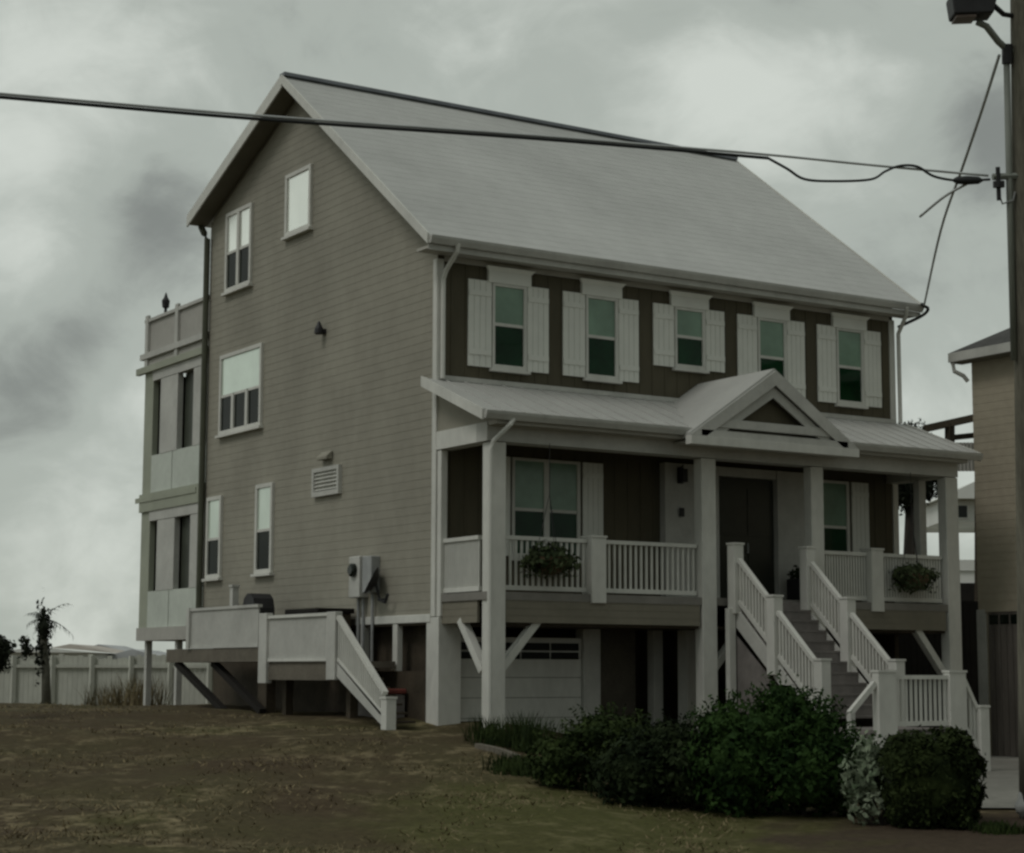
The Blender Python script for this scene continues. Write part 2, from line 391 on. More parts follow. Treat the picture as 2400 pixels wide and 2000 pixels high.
# corner boards and the base beam
b = MB().box(-.03, .12, -.03, .12, 1.0, 7.6); part(b, 'corner_board', 'white', bevel=.01)
b = MB().box(W-.12, W+.03, -.03, .12, 1.0, 7.6); part(b, 'corner_board', 'white', bevel=.01)
b = MB().box(-.035, .10, .13, 3.0, .90, 1.05); part(b, 'base_beam', 'white', bevel=.01)
b = MB().box(-.04, .10, 3.01, D, .90, 1.02); part(b, 'base_beam', 'deck_wood')

# main roof
X0, X1 = -.46, W+.40
FE, BE = -.45, 10.72
b = MB()
b.prism([(X0, FE, rtop(FE)), (X0, RY, RZ), (X0, RY, RZ-.20), (X0, FE, rtop(FE)-.16)], (X1-X0, 0, 0))
b.prism([(X0, RY, RZ), (X0, BE, rtop(BE)), (X0, BE, rtop(BE)-.16), (X0, RY, RZ-.20)], (X1-X0, 0, 0))
roof = part(b, 'roof', 'roof')
b = MB()
k = 0
y = FE+.22
while y < RY-.1:      # shingle courses
    z = rtop(y); b.prism([(X0+.02, y, z+.001), (X0+.02, y, z+.0025), (X0+.02, y+.21, z+.21*.744+.0012)], (X1-X0-.04, 0, 0)); y += .22
b.build('shingle', 'roof', roof)
b = MB().beam((X0-.02, RY, RZ+.03), (X1+.02, RY, RZ+.02), .24, .07); b.build('ridge_cap', 'ridge', roof)
for (xa, xb) in ((X0-.04, X0-.002), (X1+.002, X1+.04)):
    b = MB().prism([(xa, FE-.02, rtop(FE)-.17), (xa, RY, RZ-.18), (xa, RY, RZ+.03), (xa, FE-.02, rtop(FE)+.03)], (xb-xa, 0, 0)); b.build('rake_board', 'white', roof)
    b = MB().prism([(xa, BE+.02, rtop(BE)-.24), (xa, BE+.02, rtop(BE)+.03), (xa, RY+.001, RZ+.03), (xa, RY+.001, RZ-.26)], (xb-xa, 0, 0)); b.build('rake_board', 'white', roof)
# soffit under the rake overhang
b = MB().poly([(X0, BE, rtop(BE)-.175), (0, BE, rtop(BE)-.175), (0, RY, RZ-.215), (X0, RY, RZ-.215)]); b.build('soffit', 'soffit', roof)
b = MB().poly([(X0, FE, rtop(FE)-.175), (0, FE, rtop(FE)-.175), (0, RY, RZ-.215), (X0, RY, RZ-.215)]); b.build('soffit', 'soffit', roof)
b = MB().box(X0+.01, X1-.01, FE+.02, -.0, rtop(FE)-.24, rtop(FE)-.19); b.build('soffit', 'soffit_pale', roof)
b = MB().box(X0+.002, X1-.002, FE-.001, FE+.019, rtop(FE)-.27, rtop(FE)-.165); b.build('fascia', 'white_dull', roof)
b = MB().box(.13, W-.13, -.035, -.014, 7.56, 7.665); part(b, 'frieze_board', 'soffit_pale')
def gutter(xa, xb, y, z, par, m='white_dull', d=.13, h=.14):
    b = MB(); b.prism([(xa, y, z), (xa, y-d, z), (xa, y-d+.01, z-.05), (xa, y-d*.55, z-h), (xa, y, z-h)], (xb-xa, 0, 0)); b.build('gutter', m, par)
gutter(X0, X1, FE-.003, rtop(FE)-.02, H)
gutter(-.3, W+.3, -2.12, 4.50, H)
b = MB().box(X0, X1, BE+.003, BE+.12, rtop(BE)-.16, rtop(BE)-.03); part(b, 'gutter', 'white_dull')
# downspouts
def spout(pts, m='white', r=.045): part(MB().tube(pts, r, 8), 'downspout', m)
spout([(.12, -.54, 7.80), (.12, -.50, 7.66), (.08, -.16, 7.35), (.07, -.09, 7.2), (.07, -.09, 5.35)])
spout([(.28, -2.18, 4.38), (.20, -2.20, 4.28), (-.02, -2.02, 4.0), (-.07, -1.98, 3.85), (-.07, -1.98, -.85)])
spout([(W-.1, -.54, 7.80), (W-.02, -.46, 7.66), (W+.07, -.10, 7.3), (W+.07, -.10, 5.35)])
spout([(-.12, 10.78, 10.32), (-.10, 10.62, 10.12), (-.10, 10.44, 9.95), (-.10, 10.44, 1.0)], 'downspout_dark', .075)

# ---- windows
def win_front(x0, x1, z0, z1, zm, header=True, panes=1, upper='blind_green', lower='glass_green', depth=.0, z_head=None):
    fr = MB(); t = .055; yo = -.06+depth; yi = -.004+depth
    fr.box(x0, x1, yo, yi, z0-.03, z0+t); fr.box(x0, x1, yo, yi, z1-t, z1)
    fr.box(x0, x0+t, yo, yi, z0+t, z1-t); fr.box(x1-t-.02, x1, yo, yi, z0+t, z1-t)
    ww = (x1-x0)/panes
    for i in range(1, panes): fr.box(x0+ww*i-.06, x0+ww*i+.06, yo-.002, yi, z0+t, z1-t)
    o = part(fr, 'window', 'white', bevel=.006)
    for i in range(panes):
        a = x0+ww*i+t*.6; c = x0+ww*(i+1)-t*.6
        MB().box(a, c, yo+.022, yi-.001, zm-.03, zm+.03).build('sash', 'white', o)
        MB().box(a, c, yo+.034, yi-.002, zm+.03, z1-.02).build('pane', upper, o)
        MB().box(a, c, yo+.040, yi-.003, z0+.02, zm-.03).build('pane', lower, o)
    MB().box(x0-.05, x1+.05, yo-.05, yi-.001, z0-.085, z0-.032).build('sill', 'white', o)
    if header:
        h = MB(); h.box(x0-.10, x1+.08, yo-.015, yi, z1+.002, z1+.22)
        h.prism([(x0-.10, yo-.015, z1+.221), (x0-.17, yo-.07, z1+.30), (x1+.15, yo-.07, z1+.30), (x1+.08, yo-.015, z1+.221)], (0, .06-depth*0, 0))
        h.build('header', 'shutter_white', o)
    return o
def shutter(x0, x1, z0, z1, depth=0.0):
    b = MB(); n = 4; ww = (x1-x0)/n
    for i in range(n): b.box(x0+ww*i+.004, x0+ww*(i+1)-.004, -.045+depth, -.014+depth, z0, z1)
    for zz in (z0+.22, z1-.30): b.box(x0+.01, x1-.01, -.062+depth, -.046+depth, zz, zz+.10)
    part(b, 'shutter', 'shutter_white')
for cx, z0, zm in ((1.54, 5.67, 6.49), (3.67, 5.67, 6.47), (5.83, 6.06, 6.68), (7.97, 5.67, 6.46), (10.12, 5.67, 6.45)):
    win_front(cx-.37, cx+.40, z0, 7.27, zm)
    shutter(cx-.90, cx-.385, z0-.02, 7.29); shutter(cx+.415, cx+.90, z0-.02, 7.29)
# porch level
win_front(1.62, 3.16, 2.15, 4.0, 3.03, False, 2); shutter(3.22, 3.70, 2.15, 4.0); shutter(1.10, 1.58, 2.15, 4.0)
win_front(9.20, 10.02, 2.15, 4.0, 3.03, False, 1); shutter(10.10, 10.58, 2.15, 4.0)
# entry: white panelled surround, dark door
b = MB()
for xa, xb in ((5.08, 6.42), (7.94, 8.9)):
    b.box(xa, xb, -.16, -.011, 1.40, 4.10)
    for xc in (xa, xb-.12): b.box(xc, xc+.12, -.19, -.161, 1.42, 4.10)
b.box(6.42, 7.94, -.16, -.011, 3.92, 4.10)
part(b, 'door_surround', 'white_dull')
b = MB().box(6.43, 7.93, -.06, -.012, 1.42, 3.91)
for i in range(2):
    for zz in (1.6, 2.75): b.box(6.53+i*.72, 7.10+i*.72, -.075, -.061, zz, zz+.95)
dr = part(b, 'door', 'door'); MB().tube([(7.20, -.08, 2.4), (7.20, -.13, 2.4), (7.20, -.13, 2.6)], .015).build('handle', 'metal_grey', dr)
b = MB(); b.box(5.38, 5.52, -.20, -.192, 3.70, 4.02); b.box(5.39, 5.51, -.36, -.22, 3.72, 3.98); b.tube([(5.45, -.2, 4.0), (5.45, -.29, 4.06), (5.45, -.29, 3.98)], .014)
part(b, 'wall_lamp', 'metal_dark')
b = MB().box(5.42, 5.52, -.23, -.192, 3.05, 3.22); part(b, 'mailbox', 'metal_dark')

# side windows
def win_side(y0, y1, z0, z1, zm, n=1, upper='blind_white', lower='glass_side', trim=.09):
    fr = MB(); xo, xi = -.07, .0; t = trim
    fr.box(xo, xi, y0, y1, z0, z0+t); fr.box(xo, xi, y0, y1, z1-t, z1); fr.box(xo, xi, y0, y0+t, z0+t, z1-t); fr.box(xo, xi, y1-t, y1, z0+t, z1-t)
    ww = (y1-y0)/n
    for i in range(1, n): fr.box(xo-.004, xi, y0+ww*i-.06, y0+ww*i+.06, z0+t, (zm if n == 3 else z1-t))
    o = part(fr, 'window', 'white', bevel=.006)
    for i in range(n):
        a = y0+ww*i+t*.7; c = y0+ww*(i+1)-t*.7
        if zm:
            MB().box(xo+.02, xi-.021, a, c, zm-.03, zm+.03).build('sash', 'white', o)
            MB().box(xo+.034, xi-.022, (a if n != 3 or i == 0 else y0+ww*i), (c if n != 3 or i == n-1 else y0+ww*(i+1)-.001), zm+.03, z1-.03).build('pane', upper, o); MB().box(xo+.040, xi-.023, a, c, z0+.03, zm-.03).build('pane', lower, o)
        else: MB().box(xo+.034, xi-.022, a, c, z0+.03, z1-.03).build('pane', upper, o)
    MB().box(xo-.05, xi-.002, y0-.05, y1+.05, z0-.06, z0-.002).build('sill', 'white', o)
    return o
win_side(8.12, 9.50, 8.52, 10.36, 9.42, 2)
win_side(5.20, 6.42, 9.22, 10.58, None, 1)
win_side(7.45, 9.66, 5.28, 7.10, 6.15, 3, 'blind_mint')
win_side(6.78, 7.62, 2.08, 4.0, 3.0, 1, 'blind_mint')
win_side(9.42, 10.22, 2.08, 3.92, 2.96, 1, 'blind_mint')
# louvred wall vent, hood, wall light, meters
b = MB(); b.box(-.09, -.0, 3.70, 4.88, 3.52, 3.62); b.box(-.09, 0, 3.70, 4.88, 4.02, 4.10); b.box(-.09, 0, 3.70, 3.78, 3.62, 4.02); b.box(-.09, 0, 4.80, 4.88, 3.62, 4.02)
ve = part(b, 'wall_vent', 'white_dull')
b = MB()
for i in range(5): z = 3.64+i*.078; b.prism([(-.02, 3.79, z+.05), (-.085, 3.79, z), (-.075, 3.79, z-.0), (-.02, 3.79, z+.035)], (0, 1.0, 0))
b.box(-.024, -.012, 3.78, 4.80, 3.62, 4.02); b.build('louvre', 'white', ve)
b = MB().prism([(-.025, 4.1, 4.42), (-.16, 4.1, 4.30), (-.16, 4.1, 4.25), (-.025, 4.1, 4.25)], (0, .45, 0)); part(b, 'vent_hood', 'siding')
b = MB(); b.box(-.06, -.0, 4.48, 4.66, 6.86, 6.95); b.lathe((-.13, 4.57, 6.84), [(.05, 0), (.10, .02), (.09, .12), (.05, .2), (.02, .27)], 10)
part(b, 'wall_lamp', 'metal_dark')
b = MB(); b.box(-.22, -.0, 2.52, 2.95, 1.42, 2.22); me_ = part(b, 'electric_meter', 'white_dull', bevel=.02)
MB().lathe((-.222, 2.73, 1.95), [(.13, 0), (.13, .07), (.09, .10)], 14, (-1, 0, 0)).build('dial', 'glass', me_)
b = MB(); b.box(-.20, -.0, 2.08, 2.45, 1.50, 2.20); part(b, 'fuse_box', 'metal_grey', bevel=.02)
b = MB(); b.lathe((-.26, 1.95, 1.72), [(.02, -.12), (.16, -.08), (.28, .0), (.29, .01), (.26, .01), (.15, -.05), (.0, -.09)], 16, (-.75, .45, .45)); b.tube([(-.0, 1.8, 1.36), (-.16, 1.80, 1.36), (-.20, 1.88, 1.66)], .03); b.tube([(-.18, 1.8, 1.36), (-.18, 1.55, 1.30), (-.18, 1.45, 1.45)], .03); part(b, 'dish', 'metal_dark')
b = MB()
for yy in (2.62, 2.82, 2.25): b.tube([(-.07, yy, 1.5), (-.07, yy, -.85)], .03)
part(b, 'conduit_pipe', 'metal_grey')

# ---- porch
PY = -1.77
b = MB().box(0.02, W-.02, PY+.02, -.0, 1.26, 1.40); part(b, 'porch_floor', 'porch_floor')
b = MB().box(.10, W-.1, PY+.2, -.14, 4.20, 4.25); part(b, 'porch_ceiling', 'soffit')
b = MB().box(-.02, W+.02, PY-.02, PY+.34, 4.03, 4.36); part(b, 'porch_beam', 'white_dull')
b = MB().box(-.02, .30, PY+.341, -.02, 4.03, 4.36); part(b, 'porch_beam', 'white')
b = MB().box(W-.30, W+.02, PY+.341, -.02, 4.03, 4.36); part(b, 'porch_beam', 'white_dull')
pr = MB().prism([(-.3, 0, 5.34), (-.3, -2.12, 4.50), (-.3, -2.12, 4.40), (-.3, 0, 5.24)], (W+.6, 0, 0)); pr = part(pr, 'porch_roof', 'porch_roof')
b = MB()
for i in range(30):
    x = -.26+i*(W+.52)/29; b.beam((x, -.01, 5.345), (x, -2.10, 4.52), .03, .03)
b.build('seam', 'porch_roof', pr)
MB().box(0, W, -.05, -.013, 5.33, 5.42).build('flashing', 'white_dull', pr)
for xa, xb in ((-.34, -.302), (W+.302, W+.34)):
    MB().prism([(xa, .0, 5.37), (xa, -2.14, 4.53), (xa, -2.14, 4.34), (xa, 0, 5.18)], (xb-xa, 0, 0)).build('rake_board', 'white', pr)
for x in (.015, W-.03): part(MB().prism([(x, -.03, 4.37), (x, -2.05, 4.37), (x, -2.05, 4.42), (x, -.03, 5.22)], (.03, 0, 0)), 'porch_gable', 'siding')
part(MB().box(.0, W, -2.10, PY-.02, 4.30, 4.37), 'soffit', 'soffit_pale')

def post(x0, x1, y0, y1, zb, zt, base=True, m='white'):
    b = MB().box(x0, x1, y0, y1, zb, zt); o = part(b, 'porch_post', m, bevel=.012)
    if base: MB().box(x0-.02, x1+.02, y0-.02, y1+.02, zb+.002, zb+.22).build('plinth', m, o)
    return o
post(0.05, .39, PY, PY+.24, -1.25, 4.02); post(4.74, 5.08, PY, PY+.24, -1.85, 4.02); post(7.45, 7.77, PY, PY+.22, -1.85, 4.02); post(11.10, 11.45, PY, PY+.24, -1.9, 4.02)
post(11.15, 11.35, -.95, -.78, 1.4, 4.02, False, 'white_dull')
post(.0, .14, -.18, -.04, 1.0, 4.02, False, 'white')
# siding band below the porch floor
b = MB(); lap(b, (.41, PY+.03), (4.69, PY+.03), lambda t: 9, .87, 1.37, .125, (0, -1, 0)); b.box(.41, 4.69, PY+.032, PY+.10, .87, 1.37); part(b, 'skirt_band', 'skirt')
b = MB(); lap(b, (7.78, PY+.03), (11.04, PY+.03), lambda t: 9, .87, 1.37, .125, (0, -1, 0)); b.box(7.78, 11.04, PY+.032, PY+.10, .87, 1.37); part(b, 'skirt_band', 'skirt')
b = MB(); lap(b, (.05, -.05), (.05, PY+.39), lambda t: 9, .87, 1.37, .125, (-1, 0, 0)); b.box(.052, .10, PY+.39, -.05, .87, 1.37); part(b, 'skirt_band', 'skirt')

def railing(P, Q, z0, z1, zq0=None, zq1=None, gap=.115, m='white', solid=None, bw=.038):
    """P,Q plan points; z0,z1 lower and upper rail height at P, zq* at Q"""
    zq0 = z0 if zq0 is None else zq0; zq1 = z1 if zq1 is None else zq1
    P = Vector((*P, 0)); Q = Vector((*Q, 0)); ln = (Q-P).length; d = (Q-P)/ln; b = MB(); n = max(2, int(ln/gap)); sd = Vector((-d.y, d.x, 0))
    for i in range(n):
        t = (i+.5)/n; c = P.lerp(Q, t); za = z0+(zq0-z0)*t; zb = z1+(zq1-z1)*t
        e1, e2 = d*bw/2, sd*bw/2
        b.prism([c-e1-e2+Vector((0, 0, za)), c+e1-e2+Vector((0, 0, za)), c+e1+e2+Vector((0, 0, za)), c-e1+e2+Vector((0, 0, za))], (0, 0, zb-za))
    o = part(b, 'railing', m)
    MB().beam(P+Vector((0, 0, z1)), Q+Vector((0, 0, zq1)), .10, .07).build('top_rail', m, o)
    MB().beam(P+Vector((0, 0, z0)), Q+Vector((0, 0, zq0)), .06, .08).build('bottom_rail', m, o)
    return o
def newel(x, y, z0, z1, w=.2, m='white', w2=None):
    w2 = w2 or w
    o = part(MB().box(x-w/2, x+w/2, y-w2/2, y+w2/2, z0, z1), 'newel_post', m, bevel=.01)
    MB().box(x-w/2-.014, x+w/2+.014, y-w2/2-.014, y+w2/2+.014, z1+.001, z1+.04).build('cap', m, o); return o
ry = PY+.16
railing((.40, ry), (2.20, ry), 1.48, 2.36); newel(2.37, ry-.02, 1.24, 2.42, .32, 'white')
railing((2.53, ry), (4.70, ry), 1.48, 2.36)
railing((7.77, ry), (8.98, ry), 1.48, 2.36, gap=.07); newel(9.15, ry-.02, 1.22, 2.44, .32)
railing((9.31, ry), (11.05, ry), 1.48, 2.36, gap=.075)
railing((.10, -.18), (.10, PY+.38), 1.46, 2.36, gap=.07)
railing((11.28, -.05), (11.28, PY+.38), 1.46, 2.36, gap=.09)
# pediment over the steps
ped = MB()
cx, ax_, bz, hw, yf = 6.06, 5.76, 4.42, 1.98, -2.30
for s in (-1, 1):
    ped.prism([(cx, yf-.06, ax_), (cx+s*(hw+.06), yf-.06, bz-.02), (cx+s*(hw+.06), yf-.06, bz-.12), (cx, yf-.06, ax_-.13)], (0, -yf+.04, 0))
pd = part(ped, 'pediment', 'porch_roof')
for s in (-1, 1):
    MB().prism([(cx-s*.0, yf-.10, ax_-.05), (cx+s*(hw+.08), yf-.10, bz-.07), (cx+s*(hw-.30), yf-.10, bz-.07), (cx, yf-.10, ax_-.33)], (0, .035, 0)).build('rake_board', 'white_dull', pd)
    MB().prism([(cx-s*.0, yf-.02, ax_-.335), (cx+s*(hw-.31), yf-.02, bz-.07), (cx+s*(hw-.62), yf-.02, bz-.07), (cx, yf-.02, ax_-.56)], (0, .04, 0)).build('rake_board', 'white_dull', pd)
MB().box(cx-hw-.08, cx+hw+.08, yf-.13, yf+.05, bz-.24, bz-.08).build('tie_beam', 'white', pd)
MB().box(cx-hw+.18, cx+hw-.18, yf-.10, yf+.05, bz-.078, bz+.045).build('tie_beam', 'white_dull', pd)
MB().box(cx-1.42, cx+1.42, yf-.06, yf+.05, bz+.12, bz+.28).build('tie_beam', 'white_dull', pd)
MB().poly([(cx-1.7, yf+.16, bz-.05), (cx+1.7, yf+.16, bz-.05), (cx, yf+.16, ax_-.25)]).build('gable_panel', 'facade', pd)
MB().box(cx-hw, cx+hw, yf+.06, PY-.03, bz-.20, bz-.15).build('soffit', 'soffit_pale', pd)
# knee braces
def brace(a, c, m='white'): part(MB().beam(a, c, .14, .16, (0, 1, 0) if abs(a[0]-c[0]) > .1 else (1, 0, 0)), 'knee_brace', m, bevel=.01)
brace((.36, PY+.19, .02), (1.16, PY+.16, .93)); brace((.18, PY+.36, .02), (.12, PY+1.02, .93)); brace((5.05, PY+.19, .02), (5.62, PY+.16, .66)); brace((11.08, PY+.19, .0), (10.30, PY+.16, .90))

# ---- ground floor under the porch
b = MB().box(-.02, .46, -.16, .28, -1.15, .99); part(b, 'corner_pier', 'white', bevel=.01)
b = MB()
for i in range(5): b.box(.47, 3.22, .02, .06, -1.2+i*.37+.005, -1.2+(i+1)*.37-.005)
gd = part(b, 'garage_door', 'white')
for k in range(4):
    x = .55+k*.66
    MB().box(x, x+.62, -.002, .019, .25, .38).build('pane', 'pane_dark', gd); MB().box(x, x+.62, -.002, .019, .41, .55).build('pane', 'pane_dark', gd)
part(MB().box(3.23, 3.62, -.05, .22, -1.5, .86), 'pier', 'white_dull', bevel=.01)
part(MB().box(4.92, 5.14, .0, .22, -1.8, .86), 'pier', 'white_dull', bevel=.01)
part(MB().box(5.30, 5.78, -.55, -.25, -1.9, .88), 'pier', 'white', bevel=.01)
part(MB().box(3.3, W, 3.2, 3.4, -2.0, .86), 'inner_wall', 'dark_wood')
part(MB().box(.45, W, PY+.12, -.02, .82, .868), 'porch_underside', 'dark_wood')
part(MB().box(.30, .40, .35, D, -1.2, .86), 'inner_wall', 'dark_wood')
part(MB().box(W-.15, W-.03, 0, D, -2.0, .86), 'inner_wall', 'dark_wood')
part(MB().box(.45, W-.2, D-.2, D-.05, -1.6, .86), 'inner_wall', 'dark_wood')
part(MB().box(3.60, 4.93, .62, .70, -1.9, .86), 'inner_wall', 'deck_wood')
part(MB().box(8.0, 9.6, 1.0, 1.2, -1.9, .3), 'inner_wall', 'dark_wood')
# short white posts below the gable wall
for y in (2.75, 1.45): part(MB().box(-.02, .10, y-.09, y+.09, .02, .898), 'short_post', 'white', bevel=.01)
part(MB().box(.0, .08, .32, 3.2, -.95, .02), 'low_wall', 'dark_wood')

# ---- front steps
sx0, sx1 = 5.34, 7.16; n = 12; zt, zl = 1.40, -.95; yt, run = -1.86, 2.56
b = MB()
rise = (zt-zl)/n; go = run/n
for i in range(1, n):
    y1 = yt-(i-1)*go; z = zt-i*rise; b.box(sx0+.05, sx1-.05, y1-go-.03, y1, z-.04, z); b.box(sx0+.05, sx1-.05, y1-.03, y1, z-rise, z-.041) if False else b.box(sx0+.06, sx1-.06, y1-.02, y1-.0, z+.001, z+rise-.041)
st = part(b, 'steps', 'tread')
for x in (sx0, sx1-.05):
    MB().prism([(x, yt, zt-.06), (x, yt-run, zl-.02), (x, yt-run+.35, zl-.02), (x, yt, zt-.42)], (.05, 0, 0)).build('stringer', 'white_dull', st)
part(MB().prism([(sx0+.01, -1.95, .72), (sx0+.01, -4.2, -1.12), (sx0+.01, -4.2, -2.0), (sx0+.01, -2.1, -2.0)], (.03, 0, 0)), 'skirt_panel', 'tread')
part(MB().box(5.16, 5.32, -2.02, -1.9, -1.9, 1.2), 'support_post', 'white', bevel=.01)
slope = (zt-zl)/run
def zr(y): return 2.36+slope*(y-yt)-.02
for x, kk in ((sx0+.02, 0), (sx1-.02, 1)):
    ys = [-1.98, -3.08, -4.34]
    for i, y in enumerate(ys): newel(x, y, (1.1 if i == 0 else zr(y)-1.25), zr(y)+.16, .22, 'white')
    for a, c in zip(ys, ys[1:]):
        railing((x, a-.11), (x, c+.11), zr(a-.11)-.80, zr(a-.11)-.02, zr(c+.11)-.80, zr(c+.11)-.02, gap=.085)
# lower landing and its side flight
ly0, ly1 = yt-run, -6.05
part(MB().box(sx0-.35, 7.1, ly1, ly0-.001, -1.02, -.94), 'landing', 'tread')
part(MB().box(sx0-.3, 7.0, ly1+.1, ly0-.1, -2.0, -1.021), 'landing_base', 'white_dull')
newel(5.22, ly1, -1.9, .02, .42, 'white', .16); newel(6.86, ly1, -1.9, .02, .40, 'white', .16)
railing((5.43, ly1), (6.66, ly1), -.84, -.06, gap=.11)
newel(7.46, ly1, -1.85, -.58, .22, 'white')
railing((7.06, ly1), (7.35, ly1), -.90, -.10, -1.25, -.60, gap=.085)
b = MB()
for i in range(3): b.box(7.101+i*.16, 7.26+i*.16, ly1+.05, ly1+1.3, -2.0, -1.16-i*.21)
part(b, 'steps', 'tread')
part(MB().beam((4.99, ly1, -.16), (4.42, ly1, -.66), .08, .09), 'handrail', 'white')
part(MB().box(4.40, 4.50, ly1-.05, ly1+.05, -1.9, -.64), 'newel_post', 'white_dull')

# ---- rear porch tower
tx0, tx1, ty0, ty1 = .02, 11.0, D+.02, 14.35
b = MB(); b.box(tx0, tx1, ty0, ty1, 7.42, 7.62); b.box(tx0+.02, tx0+.12, ty0, ty1, 7.62, 8.58); b.box(tx0+.02, tx1, ty1-.12, ty1-.02, 7.62, 8.58)
rt = part(b, 'rear_porch', 'tower_wall')
def tp(b, name, m): return b.build(name, m, rt)
tp(MB().box(tx0-.04, tx0+.16, ty0, ty1+.05, 8.581, 8.66), 'parapet_cap', 'white_dull')
for y in (ty1-.12, 12.35): tp(MB().box(tx0-.05, tx0+.015, y-.09, y+.09, 7.45, 8.75), 'parapet_post', 'white_dull')
tp(MB().box(tx0-.08, tx0+.019, ty0, ty1+.2, 7.66, 7.80), 'trim_band', 'white_dull')
tp(MB().box(tx0-.10, tx0-.001, ty0, ty1+.38, 7.30, 7.46), 'trim_band', 'tower_trim')
for z0, z1, bz0, bz1 in ((5.22, 7.30, 4.30, 5.22), (1.92, 3.86, 1.05, 1.92)):
    tp(MB().box(tx0, tx0+.14, ty1-.55, ty1, bz0, z1), 'corner_post', 'tower_trim')
    tp(MB().box(tx0-.02, tx0+.12, 12.22, 13.28, z0, z1-.25), 'wall_panel', 'white_dull')
    tp(MB().box(tx0-.02, tx0+.12, ty0, 11.28, z0, z1-.25), 'wall_panel', 'white_dull')
    tp(MB().box(tx0-.03, tx0+.12, ty0, ty1-.56, z1-.24, z1-.001), 'lintel', 'white_dull')
    tp(MB().box(tx0-.01, tx0+.10, ty0, 12.46, bz0, bz1-.001), 'railing_panel', 'tower_panel')
    tp(MB().box(tx0-.01, tx0+.10, 12.50, ty1-.56, bz0, bz1-.001), 'railing_panel', 'tower_panel')
    tp(MB().box(tx0+.17, tx0+.20, 13.29, ty1-.56, z0, z1-.25), 'opening_panel', 'tower_dark'); tp(MB().box(tx0+.17, tx0+.20, 11.29, 12.21, z0, z1-.25), 'opening_panel', 'tower_dark')  # dark panels added close in so the enclosed openings read less black
    tp(MB().box(tx0+.145, tx1, ty1-.2, ty1-.05, bz0, z1), 'back_screen', 'dark_wood')
tp(MB().box(tx0-.06, tx1, ty0, ty1+.04, 3.861, 4.299), 'floor_band', 'tower_trim')
tp(MB().box(tx0-.08, tx0-.061, ty0+.4, ty1+.25, 4.10, 4.22), 'trim_band', 'tower_trim')
tp(MB().box(tx0-.05, tx1, ty0, ty1+.02, .74, 1.049), 'floor_band', 'tower_wall')
for y in (ty0+1.7, ty1-.3): tp(MB().box(.1, .24, y-.07, y+.07, -1.4, .739), 'pier', 'white_dull')
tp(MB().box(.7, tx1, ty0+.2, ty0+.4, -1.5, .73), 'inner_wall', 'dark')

# ---- side deck with steps
dx = -1.30
dk = MB(); dk.box(dx, -.05, 4.62, 9.35, .20, .48); dk = part(dk, 'side_deck', 'deck_wood')
def sp(b, name, m, **k): return b.build(name, m, dk, **k)
b = MB()
for i in range(42):
    y = 4.70+i*.081; b.box(dx-.0, dx+.035, y, y+.07, .55, 1.27)
sp(b, 'deck_railing', 'white_dull'); sp(MB().box(dx-.03, dx+.07, 4.66, 8.15, 1.271, 1.33), 'top_rail', 'white_dull'); sp(MB().box(dx-.02, dx+.06, 4.66, 8.15, .485, .548), 'bottom_rail', 'white_dull')
sp(MB().box(dx-.06, dx+.08, 8.02, 8.16, .485, 1.34), 'newel_post', 'white_dull')
sp(MB().box(dx+.02, -.06, 1.35, 4.30, .08, .20), 'platform', 'deck_wood')
b = MB()
for i in range(33):
    y = 1.66+i*.077; b.box(dx, dx+.035, y, y+.066, .26, 1.03)
sp(b, 'deck_railing', 'white_dull')
sp(MB().box(dx-.04, dx+.08, 1.66, 4.18, 1.031, 1.09), 'top_rail', 'white'); sp(MB().box(dx-.03, dx+.07, 1.66, 4.18, .20, .258), 'bottom_rail', 'white')
sp(MB().box(dx-.06, dx+.08, 4.19, 4.55, -.22, 1.14), 'newel_post', 'white_dull', bevel=.01)
sp(MB().box(dx-.05, dx+.10, 1.30, 1.65, -.14, 1.10), 'newel_post', 'white_dull', bevel=.01)
sp(MB().box(dx-.01, dx+.03, 1.66, 4.18, -.15, .10), 'skirt_board', 'deck_wood')
for y in (1.6, 4.3): sp(MB().box(-.9, -.74, y-.08, y+.08, -1.1, .07), 'pier', 'dark_wood')
part(MB().beam((dx+.1, 8.95, .18), (dx+.1, 6.45, -.80), .12, .14, (1, 0, 0)), 'deck_brace', 'dark')
part(MB().beam((dx+.2, 7.25, .18), (dx+.2, 4.85, -.78), .12, .14, (1, 0, 0)), 'deck_brace', 'dark')
part(MB().box(-1.0, -.8, 4.9, 5.3, -1.0, .19), 'deck_pier', 'dark_wood')
# deck steps to the lawn
y0_, y1_ = 1.29, -.62; za, zb = .20, -.86
b = MB()
for i in range(7): t = i/7; y = y0_+(y1_-y0_+.25)*t; b.box(dx+.04, -.62, y-.28, y, za-(i+1)*.15-.04, za-(i+1)*.15)
ss = part(b, 'deck_steps', 'dark_wood')
for x in (dx-.01,): MB().prism([(x, y0_, za), (x, y1_+.1, zb+.1), (x, y1_+.1, zb-.10), (x, y0_, za-.28)], (.05, 0, 0)).build('stringer', 'white_dull', ss)
railing((dx+.02, y0_), (dx+.02, y1_+.12), .22, 1.00, -.76, -.36, gap=.075, m='white')
newel(dx+.02, y1_, -1.0, -.46, .20, 'white')

